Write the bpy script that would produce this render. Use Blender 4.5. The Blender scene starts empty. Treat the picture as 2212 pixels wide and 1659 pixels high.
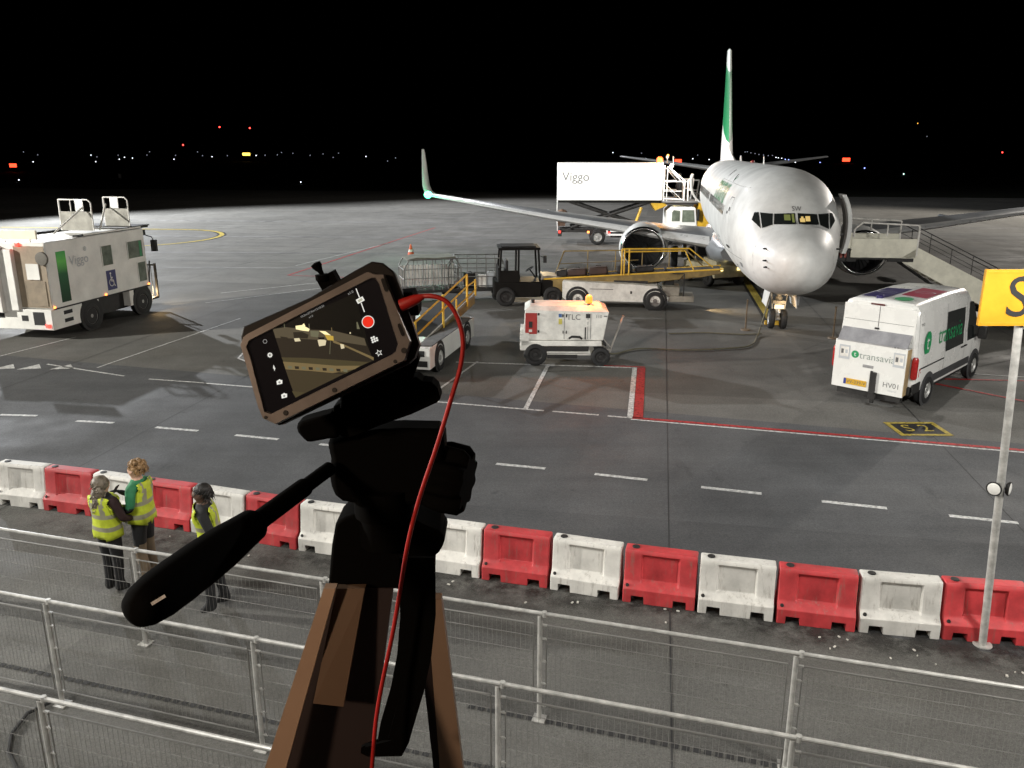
import bpy, bmesh, math, random
from math import sin, cos, tan, pi, radians, atan2, hypot, sqrt
from mathutils import Vector, Matrix, Euler
from mathutils.bvhtree import BVHTree
random.seed(7)
R = radians
# ------------------------------------------------------------------ camera, world, lamps, exposure
scn = bpy.context.scene
COL = scn.collection
CAMH, PITCH, FPX = 5.88, R(15.753), 1785.0
cd = bpy.data.cameras.new("camera")
cam = bpy.data.objects.new("camera", cd); COL.objects.link(cam)
cam.location = (0, 0, CAMH); cam.rotation_euler = (R(90) - PITCH, 0, 0)
cd.sensor_width = 36; cd.lens = FPX / 2212 * 36; cd.clip_start = .05; cd.clip_end = 6000
scn.camera = cam
w = bpy.data.worlds.new("World"); scn.world = w; w.use_nodes = True
nt = w.node_tree; nt.nodes.clear()
sk = nt.nodes.new("ShaderNodeTexSky"); sk.sky_type = 'NISHITA'; sk.sun_disc = False
sk.sun_elevation = R(-6); sk.sun_rotation = R(200); sk.air_density = 1; sk.dust_density = .3
bg = nt.nodes.new("ShaderNodeBackground"); bg.inputs[1].default_value = 0.004
out = nt.nodes.new("ShaderNodeOutputWorld")
nt.links.new(sk.outputs[0], bg.inputs[0]); nt.links.new(bg.outputs[0], out.inputs[0])
vs = scn.view_settings
scn.display_settings.display_device = 'sRGB'
vs.view_transform = 'Standard'; vs.look = 'None'; vs.exposure = 0.0; vs.gamma = 1
vs.use_curve_mapping = False
scn.render.engine = 'CYCLES'
cy = scn.cycles
cy.use_denoising = True
cy.max_bounces = 6; cy.diffuse_bounces = 3; cy.glossy_bounces = 3; cy.transmission_bounces = 4
cy.sample_clamp_indirect = 1.5

def spot(name, loc, tgt, watts, color, angle=150, blend=.6, radius=.35):
    l = bpy.data.lights.new(name, 'SPOT'); l.energy = watts; l.color = color
    l.spot_size = R(angle); l.spot_blend = blend; l.shadow_soft_size = radius
    o = bpy.data.objects.new(name, l); COL.objects.link(o); o.location = loc
    o.rotation_euler = (Vector(tgt) - Vector(loc)).to_track_quat('-Z', 'Y').to_euler()
    return o
def bulb(name, loc, watts, color, radius=.05):
    l = bpy.data.lights.new(name, 'POINT'); l.energy = watts; l.color = color; l.shadow_soft_size = radius
    o = bpy.data.objects.new(name, l); COL.objects.link(o); o.location = loc
    return o
# apron floodlights on masts and on the terminal roof (all outside the frame)
spot("apron_floodlight", (-42, 16, 14), (-4, 20, 0), 80000, (1, .97, .90), 130)
spot("apron_floodlight", (-22, 1.5, 9.5), (-4, 28, 0), 4000, (1, .97, .90), 110)
spot("apron_floodlight", (24, 1.0, 9.0), (6, 26, 2), 8500, (1, .97, .92), 110)
spot("apron_floodlight", (5, 2.2, 8.4), (9, 26, 3), 6000, (1, .98, .94), 60, .7)
spot("apron_floodlight", (-7, 2.3, 10), (-4.5, 9.0, 0), 3200, (1, .98, .93), 120, 1.0, 1.2)
spot("apron_floodlight", (8, 2.3, 10), (5, 9.0, 0), 4000, (1, .97, .91), 120, 1.0, 1.2)
spot("apron_floodlight", (-50, 74, 24), (-14, 66, 0), 230000, (.93, .96, 1), 95)
spot("apron_floodlight", (-8, 112, 34), (0, 84, 0), 60000, (.97, .97, 1), 75, .9)
spot("apron_floodlight", (55, 75, 20), (25, 62, 0), 55000, (1, .93, .84), 130)
bulb("lounge_lamp", (-1.7, -.8, 6.35), 120, (1, .72, .50), .12)

# ------------------------------------------------------------------ helpers
CP, SP = cos(PITCH), sin(PITCH)
def ray(px, py):
    u = (px - 1106) / FPX; v = (829.5 - py) / FPX
    return u, CP + v * SP, -SP + v * CP
def G(px, py, z=0.0):                 # survey point on the ground
    dx, dy, dz = ray(px, py); t = (z - CAMH) / dz
    return Vector((dx * t, dy * t, z))
def D(px, py, Y):                     # survey point at distance Y
    dx, dy, dz = ray(px, py); t = Y / dy
    return Vector((dx * t, Y, CAMH + dz * t))

MATS = {}
def mat(name, col, rough=.5, metal=0., spec=.5, emit=None, es=0., var=.12, nscale=3., bump=0., bscale=40., coat=0., rvar=.1, orand=0.):
    if name in MATS: return MATS[name]
    m = bpy.data.materials.new(name); m.use_nodes = True
    n = m.node_tree.nodes; L = m.node_tree.links
    b = n["Principled BSDF"]
    c = (*col, 1)
    b.inputs["Base Color"].default_value = c
    b.inputs["Roughness"].default_value = rough
    b.inputs["Metallic"].default_value = metal
    b.inputs["Specular IOR Level"].default_value = spec
    if coat: b.inputs["Coat Weight"].default_value = coat; b.inputs["Coat Roughness"].default_value = .12
    if emit is not None:
        b.inputs["Emission Color"].default_value = (*emit, 1); b.inputs["Emission Strength"].default_value = es
    elif var > 0:
        tc = n.new("ShaderNodeTexCoord")
        no = n.new("ShaderNodeTexNoise"); no.inputs["Scale"].default_value = nscale; no.inputs["Detail"].default_value = 6; no.inputs["Roughness"].default_value = .65
        L.new(tc.outputs["Object"], no.inputs["Vector"])
        mr = n.new("ShaderNodeMapRange"); mr.inputs[1].default_value = .3; mr.inputs[2].default_value = .7
        mr.inputs[3].default_value = 1 - var * 1.6; mr.inputs[4].default_value = 1 + var * .5
        L.new(no.outputs["Fac"], mr.inputs[0])
        mx = n.new("ShaderNodeMix"); mx.data_type = 'RGBA'; mx.blend_type = 'MULTIPLY'; mx.inputs[0].default_value = 1
        mx.inputs[6].default_value = c
        L.new(mr.outputs[0], mx.inputs[7]); L.new(mx.outputs[2], b.inputs["Base Color"])
        mr2 = n.new("ShaderNodeMapRange"); mr2.inputs[3].default_value = max(0, rough - rvar); mr2.inputs[4].default_value = min(1, rough + rvar)
        L.new(no.outputs["Fac"], mr2.inputs[0]); L.new(mr2.outputs[0], b.inputs["Roughness"])
        if bump:
            n2 = n.new("ShaderNodeTexNoise"); n2.inputs["Scale"].default_value = bscale; n2.inputs["Detail"].default_value = 4
            L.new(tc.outputs["Object"], n2.inputs["Vector"])
            bp = n.new("ShaderNodeBump"); bp.inputs["Strength"].default_value = bump; bp.inputs["Distance"].default_value = .02
            L.new(n2.outputs["Fac"], bp.inputs["Height"]); L.new(bp.outputs[0], b.inputs["Normal"])
        if orand:
            oi = n.new("ShaderNodeObjectInfo"); r3 = n.new("ShaderNodeMapRange"); r3.inputs[3].default_value = 1 - orand; r3.inputs[4].default_value = 1 + orand * .4
            L.new(oi.outputs["Random"], r3.inputs[0]); m3 = n.new("ShaderNodeMix"); m3.data_type = 'RGBA'; m3.blend_type = 'MULTIPLY'; m3.inputs[0].default_value = 1
            L.new(mx.outputs[2], m3.inputs[6]); L.new(r3.outputs[0], m3.inputs[7])
            st_ = n.new("ShaderNodeMapping"); st_.inputs["Scale"].default_value = (9, 9, 1.2); L.new(tc.outputs["Object"], st_.inputs[0])
            av = n.new("ShaderNodeVectorMath"); av.operation = 'ADD'; L.new(st_.outputs[0], av.inputs[0]); L.new(oi.outputs["Location"], av.inputs[1])
            n4 = n.new("ShaderNodeTexNoise"); n4.inputs["Scale"].default_value = 1.6; n4.inputs["Detail"].default_value = 8; n4.inputs["Roughness"].default_value = .75; L.new(av.outputs[0], n4.inputs[0])
            r4 = n.new("ShaderNodeMapRange"); r4.inputs[1].default_value = .55; r4.inputs[2].default_value = .72; r4.inputs[4].default_value = .75; L.new(n4.outputs[0], r4.inputs[0])
            m4 = n.new("ShaderNodeMix"); m4.data_type = 'RGBA'; m4.inputs[7].default_value = (.17, .14, .11, 1); L.new(r4.outputs[0], m4.inputs[0]); L.new(m3.outputs[2], m4.inputs[6]); L.new(m4.outputs[2], b.inputs["Base Color"])
    MATS[name] = m
    return m
def lamp(name, col, es): return mat(name, (0.02, .02, .02), emit=col, es=es)

WHITE = mat("white_paint", (.78, .78, .74), .35, coat=.3, var=.10, nscale=1.6)
WHITE2 = mat("worn_white_paint", (.72, .71, .66), .5, var=.22, nscale=2.4)
CREAM = mat("cream_paint", (.70, .68, .56), .45, var=.14)
TAN = mat("brown_panel", (.30, .24, .17), .6, var=.2)
YEL = mat("yellow_paint", (.66, .40, .03), .5, var=.2)
YELD = mat("dirty_yellow_paint", (.24, .165, .05), .6, var=.35, nscale=2.)
BLK = mat("black_rubber", (.012, .012, .012), .75, var=.2)
DRK = mat("dark_steel", (.026, .025, .024), .6, spec=.3, var=.3)
DRK2 = mat("shade_darkened_paint", (.008, .007, .006), .7, spec=.12, var=.3)  # near black: the tractor's deep shade is put into its paint
GREY = mat("grey_steel", (.33, .33, .33), .5, metal=.4, var=.2)
GALV = mat("galvanised_steel", (.50, .49, .46), .40, metal=.2, var=.25, nscale=9)
RIM = mat("wheel_rim", (.45, .45, .43), .45, metal=.5, var=.25)
RED = mat("red_plastic", (.56, .05, .055), .6, var=.34, nscale=3.5)
REDP = mat("red_paint", (.45, .035, .03), .55, var=.2)
WPL = mat("white_plastic", (.72, .70, .65), .6, var=.24, nscale=3.4)
GLS = mat("vehicle_glass", (.012, .015, .015), .08, spec=.8, var=0)
GLSG = mat("grey_green_glass", (.16, .19, .15), .15, spec=.6, var=.3)  # flat grey-green glass colour
SKIN = mat("skin", (.52, .31, .22), .55, var=.08)
GRN = mat("livery_green", (.012, .22, .075), .4, var=.08)
BLUE = mat("sign_blue", (.025, .025, .13), .45, var=.1)
TXT = mat("grey_lettering", (.10, .10, .10), .5, var=0)
TXTL = mat("light_grey_lettering", (.42, .44, .46), .5, var=0)
L_RED = lamp("red_lamp_glow", (1, .03, .02), 5)
L_AMB = lamp("amber_lamp_glow", (1, .25, .05), 5)
L_WHT = lamp("white_lamp_glow", (1, .96, .88), 30)
L_WRM = lamp("warm_headlamp_glow", (1, .70, .36), 25)

def empty(name, loc, rz=0., label=None, cat=None, group=None, parent=None):
    o = bpy.data.objects.new(name, None); COL.objects.link(o)
    o.location = loc; o.rotation_euler = (0, 0, rz); o.empty_display_size = .2
    return tag(o, label, cat, group)
def tag(o, label=None, cat=None, group=None, kind=None):
    if label: o["label"] = label
    if cat: o["category"] = cat
    if group: o["group"] = group
    if kind: o["kind"] = kind
    return o
def text2d(body, size, spacing=1.0):
    c = bpy.data.curves.new("t", 'FONT'); c.body = body; c.size = size; c.space_character = spacing
    c.align_x = 'CENTER'; c.align_y = 'CENTER'; c.resolution_u = 4
    o = bpy.data.objects.new("t", c)
    m = bpy.data.meshes.new_from_object(o)
    v = [tuple(p.co) for p in m.vertices]; f = [tuple(p.vertices) for p in m.polygons]
    bpy.data.objects.remove(o); bpy.data.curves.remove(c); bpy.data.meshes.remove(m)
    return v, f

class MB:
    def __init__(s): s.v = []; s.f = []; s.mi = []; s.cur = 0
    def add(s, v, f, mi=None):
        b = len(s.v); s.v += [tuple(p) for p in v]
        for q in f: s.f.append(tuple(i + b for i in q)); s.mi.append(s.cur if mi is None else mi)
        return s
    def box(s, c, d, rz=0, M=None, mi=None):
        x, y, z = d[0] / 2, d[1] / 2, d[2] / 2
        vs_ = [Vector((a * x, b_ * y, e * z)) for a in (-1, 1) for b_ in (-1, 1) for e in (-1, 1)]
        if M is None: M = Matrix.Rotation(rz, 3, 'Z')
        vs_ = [M @ p + Vector(c) for p in vs_]
        return s.add(vs_, [(0, 1, 3, 2), (4, 6, 7, 5), (0, 4, 5, 1), (2, 3, 7, 6), (0, 2, 6, 4), (1, 5, 7, 3)], mi)
    def bb(s, x0, x1, y0, y1, z0, z1, mi=None): return s.box(((x0 + x1) / 2, (y0 + y1) / 2, (z0 + z1) / 2), (x1 - x0, y1 - y0, z1 - z0), mi=mi)
    def ring(s, c, ax, r, n, ph=0, sx=1, sy=1):
        ax = Vector(ax).normalized(); up = Vector((0, 0, 1)) if abs(ax.z) < .9 else Vector((1, 0, 0))
        a = ax.cross(up).normalized(); b = a.cross(ax).normalized()
        return [Vector(c) + a * (r * sx * cos(2 * pi * i / n + ph)) + b * (r * sy * sin(2 * pi * i / n + ph)) for i in range(n)]
    def loft(s, rings, c0=True, c1=True, closed=True, mi=None):
        n = len(rings[0]); v = [p for r_ in rings for p in r_]; f = []
        for k in range(len(rings) - 1):
            for i in range(n if closed else n - 1):
                j = (i + 1) % n
                f.append((k * n + i, k * n + j, (k + 1) * n + j, (k + 1) * n + i))
        if c0: f.append(tuple(range(n - 1, -1, -1)))
        if c1: f.append(tuple((len(rings) - 1) * n + i for i in range(n)))
        return s.add(v, f, mi)
    def tube(s, p0, p1, r0, r1=None, n=8, caps=True, mi=None):
        r1 = r0 if r1 is None else r1; ax = Vector(p1) - Vector(p0)
        return s.loft([s.ring(p0, ax, r0, n), s.ring(p1, ax, r1, n)], caps, caps, mi=mi)
    def path(s, pts, r, n=8, mi=None):
        pts = [Vector(p) for p in pts]; rings = []
        for i, p in enumerate(pts):
            a = pts[max(i - 1, 0)]; b = pts[min(i + 1, len(pts) - 1)]
            rr = r[i] if isinstance(r, (list, tuple)) else r
            rings.append(s.ring(p, b - a, rr, n))
        return s.loft(rings, mi=mi)
    def lathe(s, c, ax, prof, n=20, caps=(True, True), mi=None):   # prof: (distance along axis, radius)
        ax = Vector(ax).normalized()
        return s.loft([s.ring(Vector(c) + ax * h, ax, r, n) for h, r in prof], caps[0], caps[1], mi=mi)
    def sphere(s, c, r, n=12, mi=None, sc=(1, 1, 1)):
        c = Vector(c); m = max(4, n // 2); rings = []
        for k in range(m + 1):
            t = pi * k / m; rr = max(r * sin(t), r * .02)
            rings.append([c + Vector((rr * cos(2 * pi * i / n) * sc[0], rr * sin(2 * pi * i / n) * sc[1], -r * cos(t) * sc[2])) for i in range(n)])
        return s.loft(rings, mi=mi)
    def prism(s, pts, vec, mi=None):
        a = [Vector(p) for p in pts]; b = [p + Vector(vec) for p in a]
        return s.loft([a, b], mi=mi)
    def poly(s, pts, mi=None): return s.add(pts, [tuple(range(len(pts)))], mi)
    def text(s, body, size, o, ex, ey, mi=None, sp=1.0, sx=1.0):
        v, f = text2d(body, size, sp); o = Vector(o); ex = Vector(ex).normalized(); ey = Vector(ey).normalized()
        return s.add([o + ex * (p[0] * sx) + ey * p[1] for p in v], f, mi)
    def disc(s, c, ax, r, n=20, mi=None, sx=1, sy=1): return s.poly(s.ring(c, ax, r, n, sx=sx, sy=sy), mi)
    def annulus(s, c, ax, r0, r1, n=24, mi=None): return s.loft([s.ring(c, ax, r0, n), s.ring(c, ax, r1, n)], False, False, mi=mi)
    def build(s, name, mats, parent=None, smooth=35, bevel=0., loc=None, fix=True):
        me = bpy.data.meshes.new(name); me.from_pydata(s.v, [], s.f)
        if not isinstance(mats, (list, tuple)): mats = [mats]
        for m in mats: me.materials.append(m)
        me.polygons.foreach_set("material_index", s.mi); me.update()
        if fix:
            bm = bmesh.new(); bm.from_mesh(me); bmesh.ops.recalc_face_normals(bm, faces=bm.faces); bm.to_mesh(me); bm.free()
        if smooth:
            me.shade_smooth(); me.set_sharp_from_angle(angle=R(smooth))
        o = bpy.data.objects.new(name, me); COL.objects.link(o)
        if parent: o.parent = parent
        if loc: o.location = loc
        if bevel:
            b = o.modifiers.new("edge", 'BEVEL'); b.width = bevel; b.segments = 2; b.limit_method = 'ANGLE'; b.angle_limit = R(40)
        return o
def structure(o, name=None):
    o["kind"] = "structure"; return o
def copy_tree(o, parent=None):
    c = o.copy(); COL.objects.link(c)
    if parent: c.parent = parent
    for ch in list(o.children): copy_tree(ch, c)
    return c
def wheel(parent, c, r, wd, side=1, axis=(0, 1, 0), rim=RIM, bolts=True, name="wheel"):
    """tyre with a rim child; side says which way the hub faces along the axis"""
    ax = Vector(axis) * side; c = Vector(c)
    t = MB(); h = wd / 2
    t.lathe(c, ax, [(-h, r * .55), (-h, r * .86), (-h * .8, r * .96), (-h * .4, r), (h * .4, r), (h * .8, r * .96), (h, r * .86), (h, r * .62), (h * .7, r * .58)], 26, (True, False))
    to = t.build(name, BLK, parent, 50)
    q = MB(); q.lathe(c, ax, [(h * .62, r * .6), (h * .9, r * .58), (h * .55, r * .48), (h * .5, r * .25), (h * .85, r * .2), (h * .9, r * .06)], 22, (False, True))
    if bolts:
        for k in range(6):
            a = 2 * pi * k / 6; up = Vector((0, 0, 1)); sd = ax.cross(up)
            p = c + ax * (h * .5) + sd * (r * .34 * cos(a)) + up * (r * .34 * sin(a))
            q.tube(p, p + ax * (h * .16), r * .05, n=6)
    q.build("rim", rim, to, 40)
    return to

# ------------------------------------------------------------------ setting
def ground_mat(name, base, streak, tint, rough=.8, grain=60., contrast=.35):
    m = bpy.data.materials.new(name); m.use_nodes = True; n = m.node_tree.nodes; L = m.node_tree.links
    b = n["Principled BSDF"]; b.inputs["Specular IOR Level"].default_value = .12
    g = n.new("ShaderNodeNewGeometry")
    def noise(sc, det, vec_scale=(1, 1, 1), rot=0., rgh=.6):
        mp = n.new("ShaderNodeMapping"); mp.inputs["Scale"].default_value = vec_scale; mp.inputs["Rotation"].default_value = (0, 0, rot)
        L.new(g.outputs["Position"], mp.inputs["Vector"])
        x = n.new("ShaderNodeTexNoise"); x.inputs["Scale"].default_value = sc; x.inputs["Detail"].default_value = det; x.inputs["Roughness"].default_value = rgh
        L.new(mp.outputs[0], x.inputs["Vector"]); return x.outputs["Fac"]
    def rng(s, a, b_, c, d):
        r = n.new("ShaderNodeMapRange"); r.inputs[1].default_value = a; r.inputs[2].default_value = b_; r.inputs[3].default_value = c; r.inputs[4].default_value = d
        L.new(s, r.inputs[0]); return r.outputs[0]
    def mul(a, b_):
        r = n.new("ShaderNodeMath"); r.operation = 'MULTIPLY'; L.new(a, r.inputs[0]); L.new(b_, r.inputs[1]); return r.outputs[0]
    big = rng(noise(.11, 5), .3, .7, 1 - contrast, 1 + contrast * .6)
    mid = rng(noise(.9, 6), .3, .7, .86, 1.1)
    st = rng(noise(1.0, 4, streak, R(-14)), .3, .75, .88, 1.06)
    gr = rng(noise(grain, 3, rgh=.8), .25, .75, .55, 1.45)
    g2 = rng(noise(grain * .33, 2, rgh=.8), .3, .7, .85, 1.15)
    spots = rng(noise(2.3, 2), .70, .76, 1, .72)
    f = mul(mul(mul(big, mid), mul(st, gr)), mul(spots, g2))
    bm_ = n.new("ShaderNodeMapping"); bm_.inputs["Rotation"].default_value = (0, 0, R(10)); bm_.inputs["Location"].default_value = (1.3, 2.2, 0); L.new(g.outputs["Position"], bm_.inputs["Vector"])
    bt = n.new("ShaderNodeTexBrick"); bt.offset = 0; bt.inputs["Scale"].default_value = 1; bt.inputs["Mortar Size"].default_value = 0; bt.inputs["Brick Width"].default_value = 5.6; bt.inputs["Row Height"].default_value = 7.5
    bt.inputs["Color1"].default_value = (.84, .84, .84, 1); bt.inputs["Color2"].default_value = (1.1, 1.1, 1.1, 1); L.new(bm_.outputs[0], bt.inputs["Vector"])
    stn = rng(noise(.55, 7, (1, .35, 1), R(10), .75), .60, .74, 1, .62)
    f = mul(mul(f, bt.outputs["Color"]), stn)
    mx = n.new("ShaderNodeMix"); mx.data_type = 'RGBA'; mx.blend_type = 'MULTIPLY'; mx.inputs[0].default_value = 1
    mx.inputs[6].default_value = (*base, 1)
    cr = n.new("ShaderNodeMix"); cr.data_type = 'RGBA'; cr.inputs[6].default_value = (1, 1, 1, 1); cr.inputs[7].default_value = (*tint, 1)
    L.new(noise(.3, 3), cr.inputs[0])
    sc = n.new("ShaderNodeMix"); sc.data_type = 'RGBA'; sc.blend_type = 'MULTIPLY'; sc.inputs[0].default_value = 1
    L.new(f, sc.inputs[6]); L.new(cr.outputs[2], sc.inputs[7]); L.new(sc.outputs[2], mx.inputs[7])
    L.new(mx.outputs[2], b.inputs["Base Color"])
    L.new(rng(noise(.5, 4), .3, .7, rough - .22, rough + .1), b.inputs["Roughness"])
    bp = n.new("ShaderNodeBump"); bp.inputs["Strength"].default_value = .35; bp.inputs["Distance"].default_value = .01
    L.new(noise(grain * .8, 4), bp.inputs["Height"]); L.new(bp.outputs[0], b.inputs["Normal"])
    return m
CONC = ground_mat("apron_concrete", (.140, .139, .132), (.16, 1.0, 1), (1.0, .97, .92), contrast=.18)
ASPH = ground_mat("road_asphalt", (.100, .101, .102), (.12, 2.2, 1), (.95, .97, 1.0), grain=75, contrast=.15)
GRASSM = ground_mat("dark_grass", (.012, .014, .008), (.3, 1.2, 1), (.9, 1, .8), rough=.95, grain=8)

g = MB(); g.poly([(-3000, -60, 0), (3000, -60, 0), (3000, 4500, 0), (-3000, 4500, 0)])
structure(g.build("ground", GRASSM, smooth=0))
def frange(a, b, n): return [a + (b - a) * i / n for i in range(n + 1)]
edge = [(x, 128 - .16 * (x + 15) + (1.6 * sin(x * .13) if x < -60 else 0) - (6 if x > 20 else 0)) for x in frange(-260, 260, 80)]
g = MB(); g.poly([(-260, -40, .004), (260, -40, .004)] + [(x, y, .004) for x, y in reversed(edge)])
structure(g.build("apron", CONC, smooth=0))
# service road: darker asphalt between the barrier line and the stand limit line, running on behind the fences
def rl(x): return 15.8 + (10.41 - x) * .29          # stand limit line
def bl(x): return 10.35 - (x - .7) * .305         # barrier line
g = MB(); g.poly([(-60, bl(-60), .008), (60, bl(60), .008), (60, rl(60), .008), (-60, rl(-60) + 1.2, .008)])
structure(g.build("road", ASPH, smooth=0))

def strip(mb, a, b, w_, z=.012):
    a = Vector((a[0], a[1], 0)); b = Vector((b[0], b[1], 0)); d = (b - a).normalized(); nn = Vector((-d.y, d.x, 0)) * (w_ / 2)
    mb.poly([(*(a - nn).xy, z), (*(b - nn).xy, z), (*(b + nn).xy, z), (*(a + nn).xy, z)])
def paint(name, col, wear=.45):
    m = mat(name, col, .7, var=wear, nscale=14., spec=.3); n = m.node_tree.nodes; L = m.node_tree.links
    g_ = n.new("ShaderNodeNewGeometry"); q = n.new("ShaderNodeTexNoise"); q.inputs["Scale"].default_value = 7; q.inputs["Detail"].default_value = 8; q.inputs["Roughness"].default_value = .8; L.new(g_.outputs["Position"], q.inputs["Vector"])
    r_ = n.new("ShaderNodeMapRange"); r_.inputs[1].default_value = .30; r_.inputs[2].default_value = .44; r_.inputs[3].default_value = .3; L.new(q.outputs[0], r_.inputs[0]); L.new(r_.outputs[0], n["Principled BSDF"].inputs["Alpha"])
    return m
PW, PR, PY, PB = paint("white_road_paint", (.62, .62, .60)), paint("red_road_paint", (.42, .03, .03)), paint("yellow_road_paint", (.42, .32, .05)), paint("black_road_paint", (.015, .015, .015), .2)
mw = MB()
dashes = [((-11.83, 18.19), (-10.94, 18.12)), ((-9.84, 17.74), (-8.93, 17.6)), ((-7.86, 17.29), (-6.84, 17.05)), ((-5.94, 16.77), (-4.94, 16.5)), ((-4.0, 16.2), (-3.05, 15.93)), ((-2.1, 15.63), (-1.2, 15.36)),
          ((-.31, 15.08), (.64, 14.83)), ((1.56, 14.55), (2.51, 14.26)), ((3.43, 13.92), (4.44, 13.62)), ((5.39, 13.29), (6.4, 13.0)), ((7.31, 12.7), (8.3, 12.42)), ((9.3, 12.1), (10.3, 11.8)), ((-13.8, 18.9), (-12.8, 18.65))]
for a, b in dashes: strip(mw, a, b, .11)
strip(mw, (-1.62, 23.14), (3.42, 22.5), .10); strip(mw, (3.46, 22.55), (2.69, 17.93), .13)
strip(mw, (1.01, 22.7), (.32, 18.65), .11)
for a, b in (((-8.1, 20.9), (-2.9, 19.5)), ((-2.5, 19.4), (.75, 18.5)), ((.95, 18.45), (2.0, 18.17)), ((2.2, 18.1), (2.66, 17.98))): strip(mw, a, b, .08)
strip(mw, (2.7, 17.85), (22, 12.46), .07)
strip(mw, (-8.06, 23.6), (-8.49, 29.2), .06); strip(mw, (-8.06, 23.6), (-7.4, 22.9), .06)
strip(mw, (-15.22, 23.86), (-14.3, 26.5), .06); strip(mw, (-11.67, 22.5), (-9.9, 29.6), .06); strip(mw, (-9.71, 21.3), (-8.04, 20.9), .07); strip(mw, (-13.3, 22.9), (-10.5, 21.6), .07)
for px in (5, 62, 132):                               # give-way teeth
    p = G(px, 797); mw.poly([(p.x - .28, p.y - .1, .012), (p.x + .34, p.y + .02, .012), (p.x + .02, p.y + .5, .012)])
strip(mw, (-2.3, 18.9), (-1.0, 23.2), .07); strip(mw, (14.2, 21.4), (9.8, 22.6), .07)
strip(mw, (-11.5, 44), (-8.2, 55), .06); strip(mw, (-12.5, 35.2), (-8.4, 38.5), .07); strip(mw, (-12.3, 32.8), (-8.4, 36.6), .07)
structure(mw.build("road_markings", PW, smooth=0))
mr_ = MB(); strip(mr_, (3.64, 22.5), (2.88, 17.95), .22); strip(mr_, (2.75, 17.98), (22, 12.62), .13)
strip(mr_, (-10.99, 40.46), (-6.11, 66.6), .12); strip(mr_, (-10.99, 40.46), (2, 37.4), .10); strip(mr_, (10.6, 21.4), (14.5, 17.0), .12); strip(mr_, (2.5, 22.75), (3.75, 22.58), .1)
strip(mr_, (10.6, 21.4), (15.0, 21.0), .12)
structure(mr_.build("stand_limit_markings", PR, smooth=0))
ax10 = R(10); AY = Vector((sin(ax10), cos(ax10), 0)); NGp = Vector((9.08, 27.8, 0))
my = MB()
a = NGp + AY * .6; b = NGp + AY * 45
my.cur = 1; strip(my, a, b, .52, .012); my.cur = 0; strip(my, a, b, .30, .016)
c0 = G(468, 513)
arc = [(c0.x - 24, c0.y - 7.5)] + [(c0.x - 5 + 5 * cos(t), c0.y + 6 * sin(t)) for t in frange(-1.5, 1.5, 16)] + [(c0.x - 20, c0.y + 8)]
for p, q in zip(arc, arc[1:]): my.cur = 1; strip(my, p, q, .62, .012); my.cur = 0; strip(my, p, q, .34, .016)
x0, x1, y0, y1 = 8.33, 9.46, 16.72, 17.64              # painted stand number
my.cur = 1; my.poly([(x0, y0, .012), (x1, y0, .012), (x1, y1, .012), (x0, y1, .012)])
my.cur = 0
for q in ((x0, x1, y0, y0 + .11), (x0, x1, y1 - .11, y1), (x0, x0 + .11, y0 + .11, y1 - .11), (x1 - .11, x1, y0 + .11, y1 - .11)):
    my.poly([(q[0], q[2], .016), (q[1], q[2], .016), (q[1], q[3], .016), (q[0], q[3], .016)])
my.text("S 2", .62, ((x0 + x1) / 2, (y0 + y1) / 2 + .02, .017), (1, 0, 0), (0, 1, 0), sx=.82)
structure(my.build("taxi_markings", [PY, PB], smooth=0))
JM = mat("joint_sealant", (.03, .03, .03), .8, var=.2)
mj = MB()
for k in range(-14, 15):
    o_ = Vector((4.05, 20.82, 0)) + Vector((cos(ax10), -sin(ax10), 0)) * (5.6 * k)
    if k in (-1,): continue
    strip(mj, o_ - AY * 34, o_ + AY * 95, .018, .0105)
for k in range(-2, 16):
    o_ = Vector((4.05, 27.0, 0)) + AY * (7.5 * k)
    if o_.y > 36: strip(mj, o_ - Vector((cos(ax10), -sin(ax10), 0)) * 90, o_ + Vector((cos(ax10), -sin(ax10), 0)) * 70, .03, .0105)
structure(mj.build("pavement_joints", JM, smooth=0))
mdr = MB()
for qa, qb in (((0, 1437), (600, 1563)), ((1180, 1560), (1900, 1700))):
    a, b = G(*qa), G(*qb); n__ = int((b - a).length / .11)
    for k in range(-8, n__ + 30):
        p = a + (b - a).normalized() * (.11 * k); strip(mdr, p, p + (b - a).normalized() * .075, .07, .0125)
structure(mdr.build("dark_dash_rows", mat("dash_dark", (.02, .02, .02), .8, var=.2), smooth=0))  # rows of dark dashes running beside the fences
# tyre marks and damp dirt along the barrier foot
ms = MB()
for (a, b, w_) in (((-60, 52), (40, 47), .5), ((-60, 62), (40, 56), .7), ((-50, 76), (40, 66), .8), ((-60, 44.5), (10, 42.5), .35)): strip(ms, a, b, w_, .0095)
structure(ms.build("tyre_marks", mat("rubber_streak", (.15, .147, .14), .85, var=.5, nscale=.8), smooth=0))
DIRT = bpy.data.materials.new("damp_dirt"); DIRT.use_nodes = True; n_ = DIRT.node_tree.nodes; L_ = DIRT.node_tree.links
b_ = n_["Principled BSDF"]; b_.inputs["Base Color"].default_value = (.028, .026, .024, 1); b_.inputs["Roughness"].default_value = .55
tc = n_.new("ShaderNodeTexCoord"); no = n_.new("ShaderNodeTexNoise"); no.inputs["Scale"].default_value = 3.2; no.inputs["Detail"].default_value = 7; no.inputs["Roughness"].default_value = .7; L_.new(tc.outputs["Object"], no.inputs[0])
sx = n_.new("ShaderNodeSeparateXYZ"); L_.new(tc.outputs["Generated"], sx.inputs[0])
no2 = n_.new("ShaderNodeTexNoise"); no2.inputs["Scale"].default_value = .7; L_.new(tc.outputs["Object"], no2.inputs[0])
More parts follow.
